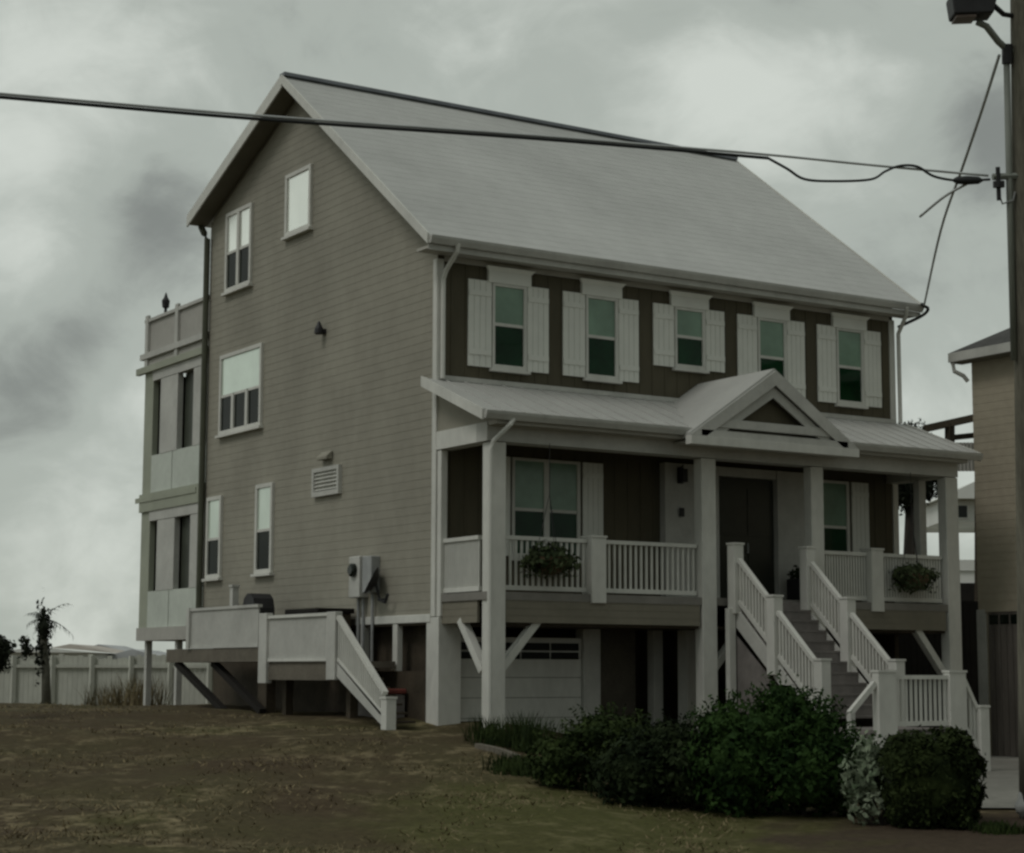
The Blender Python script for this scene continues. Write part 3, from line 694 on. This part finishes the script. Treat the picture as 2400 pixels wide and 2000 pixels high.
# ------------------------------------------------------------------ things on and under the house
def leaves(b, c, rx, ry_, rz, n, size, shell=.55, jag=.12, flat=0.0):
    c = Vector(c); ph = [random.uniform(0, 6.28) for _ in range(8)]
    for _ in range(n):
        d = Vector((random.gauss(0, 1), random.gauss(0, 1), random.gauss(0, 1))).normalized()
        k = shell+(1-shell)*random.random()**.6
        k *= 1+jag*(math.sin(d.x*5+ph[0])+math.sin(d.y*6+ph[1])+math.sin(d.z*5+ph[2])+.7*math.sin(d.x*13+d.z*11+ph[3]))
        p = c+Vector((d.x*rx*k, d.y*ry_*k, d.z*rz*k)); b.leaf(p, size*random.uniform(.6, 1.35), d, .5)
def basket(x, z, label):
    t = thing('hanging_basket', label, 'flower basket', (x, PY-.08, z-.1), 'hanging flower baskets on the porch')
    b = MB().lathe((x, PY-.08, z-.22), [(.10, 0), (.22, .06), (.31, .18), (.34, .30), (.31, .30)], 16); b.build('pot', 'basket', t)
    b = MB(); leaves(b, (x, PY-.08, z+.04), .55, .38, .27, 1500, .055, .3, .10)
    for _ in range(240):      # trailing stems
        a = random.uniform(0, 6.28); r = random.uniform(.3, .56); q = Vector((x+r*math.cos(a), PY-.08+r*.62*math.sin(a), z+random.uniform(-.28, .05)))
        b.leaf(q, .05, None, .3)
    b.build('foliage', 'leaf_fern', t)
    b = MB()
    for a in (0.5, 2.6, 4.7): b.tube([(x+.3*math.cos(a), PY-.08+.2*math.sin(a), z), (x, PY-.08, z+1.2)], .006, 5)
    b.tube([(x, PY-.08, z+1.19), (x, PY-.08, 4.05)], .008, 5); b.build('hanger', 'metal_dark', t)
def basket_p(px, py):
    k = (PY-.08-CAM_P.y)/ray(px, py).y; p = CAM_P+ray(px, py)*k; return p.x, p.z
bx, bz_ = basket_p(1288, 1318); basket(bx, bz_, 'hanging fern basket in front of the railing below the double window')
bx, bz_ = basket_p(2140, 1356); basket(bx, bz_, 'hanging fern basket on the far right end of the porch railing')

t = thing('planter', 'dark square planter on the porch floor beside the entry door', 'planter', (8.15, -.55, 1.40))
b = MB(); b.prism([(7.98, -.75, 1.405), (8.36, -.75, 1.405), (8.36, -.37, 1.405), (7.98, -.37, 1.405)], (0, 0, .48)); b.build('pot', 'metal_dark', t, bevel=.02)
b = MB(); leaves(b, (8.17, -.56, 1.98), .22, .22, .16, 300, .04); b.build('foliage', 'leaf_dark', t)

t = thing('storage_box', 'dark brown lidded storage box on the side deck behind the railing', 'storage box', (-.5, 3.6, .2))
MB().box(-.85, -.15, 2.95, 4.30, .205, 1.12).build('body', 'dark_wood', t, bevel=.02); MB().box(-.90, -.10, 2.90, 4.35, 1.122, 1.22).build('lid', 'dark', t, bevel=.02)
t = thing('barbecue_grill', 'dark hooded barbecue grill on the upper part of the side deck', 'grill', (-.6, 6.1, .48))
b = MB(); b.box(-.85, -.4, 5.85, 6.45, 1.15, 1.30); b.prism([(-.85, 5.85, 1.301), (-.85, 6.45, 1.301), (-.85, 6.38, 1.50), (-.85, 6.22, 1.60), (-.85, 6.08, 1.60), (-.85, 5.92, 1.50)], (.45, 0, 0)); b.build('hood', 'metal_dark', t)
for (x, y) in ((-.82, 5.9), (-.44, 5.9), (-.82, 6.4), (-.44, 6.4)): MB().box(x-.025, x+.025, y-.025, y+.025, .485, 1.149).build('leg', 'metal_dark', t)
t = thing('deck_post_lamp', 'slim pale post standing on the side deck beside the grill', 'post', (-.9, 6.75, .48))
MB().box(-.97, -.83, 6.68, 6.82, .485, 1.75).build('post', 'white_dull', t); MB().box(-.99, -.81, 6.66, 6.84, 1.752, 1.80).build('cap', 'white_dull', t)
t = thing('cooler', 'reddish lidded cooler standing in the dark under the house', 'cooler', (-.2, 1.5, -.95))
MB().box(-.52, -.06, .95, 1.95, -.93, -.40).build('body', 'tread', t, bevel=.03); MB().box(-.54, -.04, .92, 1.98, -.398, -.30).build('lid', 'red_mat', t, bevel=.03)
t = thing('parapet_lantern', 'small dark lantern standing on the rear roof deck parapet', 'lantern', (.1, 13.35, 8.66))
MB().lathe((.10, 13.35, 8.662), [(.10, 0), (.04, .03), (.035, .14), (.085, .18), (.10, .34), (.05, .42), (.012, .54)], 10).build('lantern_body', 'metal_dark', t)

# ------------------------------------------------------------------ neighbouring house
nx, ny = 13.0, -.76
Nh = thing('neighbour_house', 'tan lapped-siding house with dark roof at the right edge beyond the porch', 'house', (nx+4, ny-6, -1.8))
def npart(b, name, m, par=None, **k): return b.build(name, m, par or Nh, **k)
b = MB(); lap(b, (nx, ny), (nx, ny-12), lambda t: 9, 1.36, 6.72, .17, (-1, 0, 0)); b.box(nx+.002, nx+8, ny-12, ny, -2.2, 6.72); npart(b, 'wall', 'tan_siding')
npart(MB().box(nx-.03, nx+.12, ny-.22, ny+.03, -2.0, 1.36), 'corner_board', 'white_dull')
b = MB().prism([(nx-.36, ny+.30, 6.93), (nx+4, ny+.30, 8.65), (nx+8.5, ny+.30, 6.93), (nx+8.5, ny+.30, 6.80), (nx+4, ny+.30, 8.50), (nx-.36, ny+.30, 6.80)], (0, -13, 0)); nr = npart(b, 'roof', 'dark_roof')
MB().box(nx-.39, nx-.361, ny-12.6, ny+.31, 6.72, 6.92).build('fascia', 'white_dull', nr)
MB().box(nx-.355, nx-.003, ny-12.5, ny+.28, 6.70, 6.76).build('soffit', 'soffit', nr)
npart(MB().prism([(nx-.34, ny+.10, 6.76), (nx+8.4, ny+.10, 6.76), (nx+4, ny+.10, 8.46)], (0, -.2, 0)), 'gable', 'tan_siding')
npart(MB().tube([(nx-.34, ny+.22, 6.70), (nx-.32, ny+.20, 6.52), (nx-.15, ny+.10, 6.42), (nx-.06, ny+.06, 6.3)], .05), 'downspout', 'white_dull')
b = MB().box(nx-.03, nx-.004, ny-1.55, ny-.30, -1.76, 1.30)
for i in range(7): y = ny-1.50+i*.172; b.box(nx-.05, nx-.031, y, y+.14, -1.70, 1.0)
nd = npart(b, 'door', 'brown_door')
for i in range(4): MB().box(nx-.042, nx-.031, ny-1.48+i*.30, ny-1.48+i*.30+.24, 1.04, 1.24).build('pane', 'glass', nd)
npart(MB().box(nx-.06, nx-.003, ny-1.76, ny-1.56, -1.9, 1.38), 'door_trim', 'white_dull')
npart(MB().box(nx-.05, nx-.003, ny-1.55, ny-.23, 1.301, 1.40), 'door_trim', 'tan_siding')

# ------------------------------------------------------------------ pole, lamp, wires
def pole_x(py, s=25.0): return 2366+26*(py/1900.0)+27
pb = at(pole_x(1918), 1918, 25.0); pb.z = gz(pb.x, pb.y)-.1; pt = at(pole_x(-260), -260, 25.0)
Pp = thing('utility_pole', 'weathered wooden utility pole leaning slightly at the right edge', 'utility pole', pb)
MB().tube([pb.lerp(pt, i/8) for i in range(9)], .165, 14, .135).build('pole_shaft', 'pole_wood', Pp, smooth=True)
def pp(py, off=0, s=25.0): return at(pole_x(py)+off, py, s)
sd_ = -RT
MB().tube([pp(110, -36, 24.93), pp(480, -33, 24.93), pp(845, -28, 24.93)], .042, 8).build('conduit_pipe', 'conduit', Pp, smooth=True)
MB().tube([pp(105, -34, 24.93), pp(150, -34, 24.93)], .07, 8).build('weatherhead', 'metal_dark', Pp)
b = MB(); b.tube([pp(415, -72, 24.9), pp(412, 10, 24.95)], .045, 6); b.build('bracket_arm', 'conduit', Pp)
MB().tube([pp(392, -60, 24.88), pp(470, -58, 24.88)], [.03, .03], 6).build('insulator', 'metal_dark', Pp)
MB().tube([pp(425, -58, 24.88), pp(440, -58, 24.88)], .075, 8).build('clamp', 'metal_dark', Pp)
b = MB(); b.tube([pp(455, -58, 24.88), pp(478, -50, 24.88), pp(470, -25, 24.9), pp(450, -20, 24.9)], .014, 6); b.build('ground_wire', 'metal_grey', Pp)
# lamp
lamp = thing('street_lamp', 'dark box-shaped street lamp on a bent arm near the pole top', 'street lamp', pp(60, -60, 24.85))
c = at(2278, 8, 24.8)
hd = MB(); L_ = RT; Fh = Vector((FW.x, FW.y, 0)).normalized()
def lp(a, bb, h): return c+RT*a+Fh*bb+Vector((0, 0, h))
i0 = [lp(-.27, -.17, -.20), lp(.24, -.17, -.18), lp(.24, .17, -.18), lp(-.27, .17, -.20)]; i1 = [lp(-.30, -.18, .06), lp(.30, -.18, .08), lp(.30, .18, .08), lp(-.30, .18, .06)]; i2 = [lp(-.22, -.12, .22), lp(.30, -.12, .22), lp(.30, .12, .22), lp(-.22, .12, .22)]
n0 = len(hd.v); hd.v += i0+i1+i2
for q in (0, 4):
    for j in range(4): l = (j+1) % 4; hd.f.append((q+j, q+l, q+4+l, q+4+j))
hd.f += [(3, 2, 1, 0), (8, 9, 10, 11)]
hd.build('lamp_head', 'metal_dark', lamp, bevel=.02)
MB().prism([lp(-.24, -.14, -.235), lp(.02, -.14, -.225), lp(.02, .14, -.225), lp(-.24, .14, -.235)], (0, 0, .03)).build('lens', 'lamp_lens', lamp)
MB().tube([at(2290, 52, 24.8), at(2312, 62, 24.82), at(2340, 98, 24.88), at(2362, 118, 24.95), at(2385, 122, 25.0)], .045, 8).build('arm', 'conduit', lamp, smooth=True)
MB().tube([at(2330, 14, 24.85), at(2352, 34, 24.9), at(2388, 40, 25.0)], .035, 8).build('brace', 'metal_dark', lamp, smooth=True)

def wire(name, label, pts, r, m, group='overhead cables at the utility pole', n=6, smoothk=6):
    # Catmull-Rom through the points
    P_ = [Vector(p) for p in pts]; P_ = [P_[0]*2-P_[1]]+P_+[P_[-1]*2-P_[-2]]; o = []
    for i in range(1, len(P_)-2):
        for k in range(smoothk):
            t = k/smoothk; a, b2, c2, d2 = P_[i-1:i+3]
            o.append(.5*((2*b2)+(c2-a)*t+(2*a-5*b2+4*c2-d2)*t*t+(3*b2-a-3*c2+d2)*t*t*t))
    o.append(P_[-2]); return tag(MB().tube(o, r, n).build(name, m, smooth=True), label, 'cable', group)
def dpt(px): return 21.5+3.5*(px/2400.0)
wire('utility_cable', 'thick dark overhead cable crossing in front of the roof', [at(x, y, dpt(x)) for x, y in ((-420, 193), (0, 228), (600, 279), (1200, 321), (1560, 350), (1800, 371))], .021, 'cable')
wire('utility_cable', 'pale messenger strand running just above the thick dark cable to the pole', [at(x, y, dpt(x)+.02) for x, y in ((-420, 185), (0, 220), (600, 271), (1200, 314), (1560, 343), (1800, 363), (2050, 388), (2316, 412))], .016, 'cable_pale')
wire('utility_cable', 'dark slack cable looping below the messenger strand beside the pole', [at(x, y, dpt(x)) for x, y in ((1800, 371), (1845, 396), (1885, 420), (1950, 425), (2040, 421), (2075, 402), (2110, 389), (2150, 391), (2190, 414), (2250, 424), (2320, 421))], .017, 'cable')
tag(MB().lathe(at(2268, 423, dpt(2268)), [(.012, -.20), (.05, -.14), (.06, 0), (.05, .14), (.012, .20)], 10, RT).build('splice_case', 'cable', smooth=True), 'dark cigar-shaped splice case on the slack cable near the pole', 'splice case')
ec = Vector((W+.36, -.6, 7.86))
wire('service_cable', 'grey service cable running from the pole top down to the house eave', [at(2342, 130, 24.93), at(2300, 262, 26.0), at(2255, 395, 28.5), at(2205, 540, 33.0), ec], .022, 'cable_pale', None)
wire('service_cable', 'short loose grey cable end hanging left below the splice case', [at(2272, 428, 24.8), at(2215, 460, 25.1), at(2156, 508, 25.6)], .018, 'cable_pale', None)
wire('house_cable', 'dark cable bracket coil at the right corner of the front eave', [ec+Vector((-.12, -.06, .02)), ec, ec+Vector((.10, -.02, -.06)), ec+Vector((.02, .1, -.2)), Vector((W+.1, -.06, 7.45))], .035, 'cable', None)

# ------------------------------------------------------------------ planting
def blob(c, rx, ry_, rz, n=14, seed=0):
    rnd = random.Random(seed); b = MB(); ph = [rnd.uniform(0, 6.28) for _ in range(6)]; m = n*2
    for i in range(n+1):
        th = math.pi*i/n
        for j in range(m):
            f = 2*math.pi*j/m; d = Vector((math.sin(th)*math.cos(f), math.sin(th)*math.sin(f), math.cos(th)))
            k = 1+.13*math.sin(5*d.x+ph[0])+.13*math.sin(6*d.y+ph[1])+.1*math.sin(7*d.z+ph[2]); b.v.append(Vector(c)+Vector((d.x*rx*k, d.y*ry_*k, d.z*rz*k)))
    for i in range(n):
        for j in range(m): l = (j+1) % m; b.f.append((i*m+j, (i+1)*m+j, (i+1)*m+l, i*m+l))
    return b
def bush(name, label, cat, px, s, lumps, m, nleaf, size, group=None, stems=5, core=True):
    """lumps: (offset right, offset away, height of centre, rx, ry, rz) in metres about the foot"""
    x, y = col_at(px, s); z = gz(x, y); t = thing(name, label, cat, (x, y, z), group)
    b = MB(); rr = Vector((RT.x, RT.y, 0)); ff = Vector((FW.x, FW.y, 0)).normalized(); tot = sum(l[3]*l[5] for l in lumps)
    for l in lumps:
        c = Vector((x, y, z))+rr*l[0]+ff*l[1]+Vector((0, 0, l[2]))
        leaves(b, c, l[3], l[4], l[5], int(nleaf*l[3]*l[5]/tot), size, .55, .10)
        if core:
            q = blob(c, l[3]*.62, l[4]*.62, l[5]*.62, 8, int(l[0]*100)); o = len(b.v); b.v += q.v; b.f += [tuple(o+k for k in f) for f in q.f]
        for _ in range(int(nleaf*.012*l[5])):      # stray shoots
            d = Vector((random.gauss(0, 1), random.gauss(0, 1), abs(random.gauss(.6, .6)))).normalized(); q = c+Vector((d.x*l[3], d.y*l[4], d.z*l[5]))
            for k in range(5): b.leaf(q+d*.05*k, size*.8, None, .4)
    b.build('foliage', m, t)
    for k in range(stems):
        b = MB(); l = random.choice(lumps); c = Vector((x, y, z))+rr*l[0]+ff*l[1]
        b.tube([c+rr*random.uniform(-.2, .2)+Vector((0, 0, -.1)), c+rr*random.uniform(-.3, .3)+Vector((0, 0, l[2]))], .03, 6, .012); b.build('stem', 'bark', t)
    return t
bush('bush', 'loose olive-green bush at the left end of the planting below the garage door', 'bush', 1390, 26.9, [(-.42, .1, .38, .46, .5, .38), (.25, .2, .52, .64, .6, .48), (.05, .0, .74, .40, .4, .28), (.70, .1, .46, .55, .5, .44)], 'leaf_olive', 9000, .05, 'bushes in front of the porch')
bush('bush', 'low dusky bush in front of the wide white porch post', 'bush', 1565, 26.1, [(-.45, 0, .42, .62, .6, .46), (.35, .1, .52, .75, .6, .56), (.85, .15, .55, .6, .55, .58), (.0, .2, .74, .5, .5, .40)], 'leaf_dark', 8500, .05, 'bushes in front of the porch')
bush('bush', 'tallest dark green bush in front of the steps', 'bush', 1815, 25.6, [(-.45, .1, .55, .75, .65, .60), (.40, .0, .55, .75, .65, .60), (-.1, .1, 1.02, .58, .5, .46), (.50, .15, 1.10, .38, .4, .38), (-.65, .2, 1.12, .36, .35, .34), (.12, .2, 1.42, .34, .32, .28), (.85, .0, .55, .42, .4, .5), (1.15, .12, .50, .34, .35, .46)], 'leaf_mid', 13000, .055, 'bushes in front of the porch')
bush('flowering_shrub', 'pale silvery-leaved shrub beside the tall dark bush', 'shrub', 2020, 24.7, [(.05, .0, .86, .16, .2, .30), (.20, -.05, .60, .26, .2, .34), (-.10, -.05, .60, .24, .2, .30), (.03, -.05, .24, .30, .24, .26)], 'leaf_pale', 800, .055, None, 4, False)
# clipped box hedge, squared
def hedge(px0, px1, s, h, depth, label):
    x, y = col_at((px0+px1)/2, s); z = gz(x, y); t = thing('hedge', label, 'hedge', (x, y, z)); rr = Vector((RT.x, RT.y, 0)); ff = Vector((FW.x, FW.y, 0)).normalized(); hw_ = (px1-px0)/2/FPX*s
    b = MB()
    def se(u): return math.copysign(abs(u)**.55, u)
    for _ in range(13000):
        d = Vector((random.gauss(0, 1), random.gauss(0, 1), random.gauss(0, 1))).normalized(); k = (.84+.16*random.random())*(1+.05*math.sin(d.x*6)+.05*math.sin(d.z*7+1)+.05*math.sin(d.y*8+d.x*5)+(.09*random.random() if random.random() < .12 else 0))
        o = rr*se(d.x)*hw_*k+ff*se(d.y)*depth*k+Vector((0, 0, h*.5+se(d.z)*h*.5*k)); b.leaf(Vector((x, y, z))+o, .045*random.uniform(.6, 1.3), d, .5)
    q = MB(); nn = 12
    for i in range(nn+1):
        th = math.pi*i/nn
        for j in range(24):
            f = 2*math.pi*j/24; d = Vector((math.sin(th)*math.cos(f), math.sin(th)*math.sin(f), math.cos(th))); q.v.append(Vector((x, y, z+h*.5))+rr*se(d.x)*hw_*.84+ff*se(d.y)*depth*.84+Vector((0, 0, se(d.z)*h*.42)))
    for i in range(nn):
        for j in range(24): l = (j+1) % 24; q.f.append((i*24+j, (i+1)*24+j, (i+1)*24+l, i*24+l))
    o = len(b.v); b.v += q.v; b.f += [tuple(o+k for k in f) for f in q.f]
    b.build('foliage', 'leaf_hedge', t); MB().tube([(x, y, z-.1), (x, y, z+h*.4)], .05, 6).build('stem', 'bark', t)
hedge(2064, 2288, 24.6, 1.16, .60, 'squared clipped dark hedge bush at the right beside the driveway')

def tuft(name, label, cat, px, s, n, h, m, spread=.35, group=None):
    x, y = col_at(px, s); b = MB()
    for _ in range(n):
        a = random.uniform(0, 6.28); r = spread*random.random()**.6; p = Vector((x+r*math.cos(a), y+r*math.sin(a), 0)); p.z = gz(p.x, p.y)-.02
        hh = h*random.uniform(.5, 1.1); dv = Vector((random.gauss(0, .25)*hh, random.gauss(0, .25)*hh, hh)); ww = Vector((math.cos(a+1.3), math.sin(a+1.3), 0))*.012
        mid = p+dv*.55+Vector((0, 0, hh*.08)); b.poly([p-ww, p+ww, mid+ww*.7, mid-ww*.7]); b.poly([mid-ww*.7, mid+ww*.7, p+dv])
    return tag(b.build(name, m), label, cat, group)
tuft('grass_tuft', 'dry brownish grass tuft against the foot of the corner porch post', 'grass tuft', 1165, 31.6, 420, .42, 'leaf_olive', .55)
tuft('grass_tuft', 'tall spiky weeds in front of the white garage door', 'grass tuft', 1245, 31.0, 300, .62, 'leaf_olive', .45)
tuft('grass_tuft', 'low dark scruffy growth at the left end of the bushes', 'grass tuft', 1225, 28.2, 520, .30, 'leaf_olive', .6)
tuft('reed_clump', 'pale reed clump in front of the white fence near the rear porch', 'reeds', 330, 50, 300, 1.0, 'reed', .8, 'reed clumps along the fence')
tuft('reed_clump', 'short reed clump at the middle of the white fence', 'reeds', 255, 51, 200, .8, 'reed', .7, 'reed clumps along the fence')
tuft('weed', 'low weeds at the edge of the driveway on the right', 'weeds', 2330, 23.9, 420, .15, 'leaf_olive', .36)
# edging kerb and roadside stone
b = MB(); a_ = Vector((*col_at(1120, 30.8), 0)); c_ = Vector((*col_at(1215, 29.4), 0))
for k in range(8):
    p, q = a_.lerp(c_, k/8), a_.lerp(c_, (k+.94)/8); p.z = gz(p.x, p.y)+.03; q.z = gz(q.x, q.y)+.03; b.beam(p, q, .10, .09)
tag(b.build('garden_edging', 'deck_wood'), 'short line of low grey edging blocks on the lawn below the corner post', 'garden edging')
x, y = col_at(2402, 25.2); z = gz(x, y)
t = blob((x, y, z+.16), .17, .2, .24, 10, 4); tag(t.build('boulder', 'stone', smooth=True), 'pale rounded boulder at the right edge by the driveway', 'boulder')

# palm and the dark small tree at the left edge
def palm(px, s, ztop, label):
    x, y = col_at(px, s); z = gz(x, y)-.1; t = thing('palm_tree', label, 'palm tree', (x, y, z)); top = Vector((x-.05, y, ztop))
    MB().tube([Vector((x+.12, y, z)), Vector((x+.06, y, z+1.2)), top-Vector((0, 0, .4)), top], [.14, .11, .10, .08], 10).build('trunk', 'palm_bark', t, smooth=True)
    b = MB()
    for k in range(30):        # fronds: a bent midrib with leaflets
        a = random.uniform(0, 6.28); el = random.uniform(-1.3, 1.1); ln = random.uniform(.3, .62)*(1.5 if math.cos(a+.57) > .75 and el > -.3 else .8); d = Vector((math.cos(a)*math.cos(el), math.sin(a)*math.cos(el), math.sin(el))); p = top.copy(); pts = [p.copy()]
        for i in range(6): p = p+d*ln/6; d = (d+Vector((0, 0, -.16))).normalized(); pts.append(p.copy())
        b.tube(pts, .012, 4, .004)
        for q in pts[1:]:
            for sgn in (-1, 1):
                sdv = d.cross(Vector((0, 0, 1))); sdv = sdv.normalized() if sdv.length > .01 else Vector((1, 0, 0)); e2 = q+sdv*sgn*.16+d*.12-Vector((0, 0, .07)); b.poly([q-d*.02, q+d*.02, e2])
    leaves(b, top-Vector((0, 0, .50)), .17, .17, .80, 700, .07, .2, .35)
    leaves(b, top-Vector((.45, 0, .75)), .16, .16, .3, 160, .07, .2, .3)
    b.build('crown', 'leaf_palm', t)
palm(102, 50, 1.35, 'small ragged dark palm standing in front of the white fence')
def small_tree(px, s, zc, r, label, m='leaf_palm', n=2600, rz=None, crown_dx=0, group=None, trunk=.05):
    x, y = col_at(px, s); z = gz(x, y)-.1; t = thing('tree', label, 'tree', (x, y, z), group)
    MB().tube([(x, y, z), (x+crown_dx*.4, y, (z+zc)/2), (x+crown_dx, y, zc)], trunk, 8, trunk*.5).build('trunk', 'bark', t, smooth=True)
    b = MB(); rz = rz or r
    for k in range(5):
        a = random.uniform(0, 6.28); c2 = Vector((x+crown_dx+math.cos(a)*r*.4, y+math.sin(a)*r*.4, zc+random.uniform(-.4, .4)*rz)); leaves(b, c2, r*.7, r*.7, rz*.65, n//5, .05+r*.02, .2, .15)
    b.build('crown', m, t)
small_tree(-12, 36, .32, .34, 'dark round-headed young tree cut off by the left edge', rz=.42)

# white board fence
F0, F1 = Vector((*col_at(-150, 55), 0)), Vector((*col_at(560, 55), 0))
fe = thing('board_fence', 'long white board fence behind the crest of the lawn at the left', 'fence', (*((F0+F1)/2).xy, -1.2))
nb = 62; d = (F1-F0)/nb
for k in range(0, nb, 8):
    b = MB()
    for j in range(8):
        if k+j >= nb: break
        p = F0+d*(k+j); q = p+d*.95; hgt = .40+random.uniform(-.05, .05)+(.05 if (k//8) % 2 else 0); nrm = Vector((FW.x, FW.y, 0)).normalized()*.03
        b.prism([p+Vector((0, 0, -1.5)), q+Vector((0, 0, -1.5)), q+Vector((0, 0, hgt)), p+Vector((0, 0, hgt))], nrm)
    b.build('fence_panel', 'fence', fe)
for k in range(0, nb+1, 8):
    p = F0+d*k-Vector((FW.x, FW.y, 0))*.06; MB().box(p.x-.06, p.x+.06, p.y-.06, p.y+.06, -1.6, .45).build('fence_post', 'fence', fe)
MB().beam(F0+Vector((-FW.x*.05, -FW.y*.05, .15)), F1+Vector((-FW.x*.05, -FW.y*.05, .15)), .05, .09).build('rail', 'fence', fe)

# houses far behind
def far_house(px, s, w_, dp, zt_, rh, wallm, roofm, label, rot=0.0, group='far beach houses behind the fence'):
    x, y = col_at(px, s); z = gz(x, y)-.3; t = thing('far_house', label, 'house', (x, y, z), group); a = -YAW+rot
    def tr(u, v, zz): return Vector((x+u*math.cos(a)-v*math.sin(a), y+u*math.sin(a)+v*math.cos(a), zz))
    def bx(u0, u1, v0, v1, z0, z1):
        m = MB(); m.prism([tr(u0, v0, z0), tr(u1, v0, z0), tr(u1, v1, z0), tr(u0, v1, z0)], (0, 0, z1-z0)); return m
    bx(-w_/2, w_/2, 0, dp, z, zt_).build('wall', wallm, t)
    m = MB(); m.prism([tr(-w_/2-.3, -.3, zt_), tr(w_/2+.3, -.3, zt_), tr(0, -.3, zt_+rh)], tr(0, dp+.6, 0)-tr(0, 0, 0)); m.build('roof', roofm, t)
    k = max(1, int(w_/2.2))
    for i in range(k):
        u = -w_/2+w_*(i+.5)/k; wd = bx(u-.45, u+.45, -.05, -.005, zt_-1.9, zt_-.6).build('window', 'far_white', t); bx(u-.37, u+.37, -.06, -.051, zt_-1.82, zt_-.68).build('pane', 'glass', wd)
far_house(95, 82, 4.2, 6, .80, .22, 'far_white', 'far_white', 'low white far house at the left beyond the fence')
far_house(165, 88, 4.0, 6, .80, .45, 'far_tan', 'far_tan', 'tan far house beside the palm')
far_house(232, 96, 3.8, 6, .75, .6, 'far_white', 'far_roof', 'white far house with grey gable beyond the fence')
far_house(312, 86, 3.2, 6, .50, .5, 'far_tan', 'far_roof', 'dark-roofed far house nearest the rear porch')

# behind the gap on the right
def gap_house():
    x, y = col_at(2262, 74); z = gz(x, y); t = thing('white_house', 'white far house with a balcony seen between the two houses on the right', 'house', (x, y, z)); a = -YAW
    def tr(u, v, zz): return Vector((x+u*math.cos(a)-v*math.sin(a), y+u*math.sin(a)+v*math.cos(a), zz))
    def bx(u0, u1, v0, v1, z0, z1): m = MB(); m.prism([tr(u0, v0, z0), tr(u1, v0, z0), tr(u1, v1, z0), tr(u0, v1, z0)], (0, 0, z1-z0)); return m
    bx(-.70, 2.2, 0, 6, z-.5, 4.0).build('wall', 'far_white', t)
    m = MB(); m.prism([tr(-.95, -.6, 6.75), tr(2.5, -.6, 6.75), tr(.75, -.6, 7.55)], tr(0, 7, 0)-tr(0, 0, 0)); m.build('roof', 'far_white', t)
    bx(-.70, 2.2, 0, 6, 5.9, 6.74).build('upper_wall', 'far_white', t)
    wd = bx(-.35, .30, -.06, -.005, 6.0, 6.6).build('window', 'far_white', t); bx(-.29, .24, -.07, -.061, 6.05, 6.52).build('pane', 'glass', wd)
    for u, v in ((-.62, .1), (2.0, .1), (-.62, 5.8), (2.0, 5.8)): bx(u, u+.14, v, v+.14, 4.0, 5.9).build('terrace_post', 'far_white', t)
    bx(-.70, 2.2, -.1, -.01, 4.01, 4.4).build('balcony_railing', 'far_white', t)
    bx(-.45, .45, -.05, -.005, -1.7, 3.5).build('door', 'dark', t)
gap_house()
def pergola():
    t = thing('pergola', 'dark timber pergola on a far roof terrace at the right', 'pergola', at(2220, 1080, 60))
    MB().beam(at(2165, 1006, 60), at(2300, 976, 60), .25, .22).build('beam', 'dark_wood', t)
    MB().beam(at(2232, 1026, 60.3), at(2300, 1019, 60.3), .2, .16).build('beam', 'dark_wood', t)
    for px in (2226, 2296): MB().beam(at(px, 1420, 60), at(px, 992, 60), .22, .22, (1, 0, 0)).build('post', 'dark_wood', t)
    MB().beam(at(2150, 1420, 60.2), at(2310, 1420, 60.2), 1.4, .2).build('deck', 'dark_wood', t)
    b = MB(); p0, p1 = at(2232, 1023, 60.1), at(2300, 1023, 60.1)
    for k in range(9): p = p0.lerp(p1, k/8); b.beam(p-Vector((0, 0, .2)), p-Vector((0, 0, 1.1)), .12, .05, (1, 0, 0))
    b.build('railing', 'tower_wall', t)
    b = MB()
    for px in (2155, 2226): b.beam(at(px, 1420, 60.2), at(px, 1700, 60.2), .3, .3, (1, 0, 0))
    b.build('pier', 'dark_wood', t)
pergola()
small_tree(2148, 58, 7.3, .55, 'dark wind-bent tree beyond the porch roof end', 'leaf_palm', 1500, .6, .0, None, .12)
small_tree(2116, 52, 5.30, .80, 'dark leaning tree seen through the right end of the porch', 'leaf_palm', 6500, .85, .45, None, .20)
# dark gate and board fence closing the gap between the houses
g0, g1 = Vector((W+.1, 3.2, 0)), Vector((17.4, 3.2, 0))
b = MB()
for k in range(30): p = g0.lerp(g1, k/30); b.box(p.x+.01, p.x+.19, 3.2, 3.24, -2.0, 1.75)
tag(b.build('side_gate', 'dark'), 'dark board gate closing the gap between the two houses', 'gate')
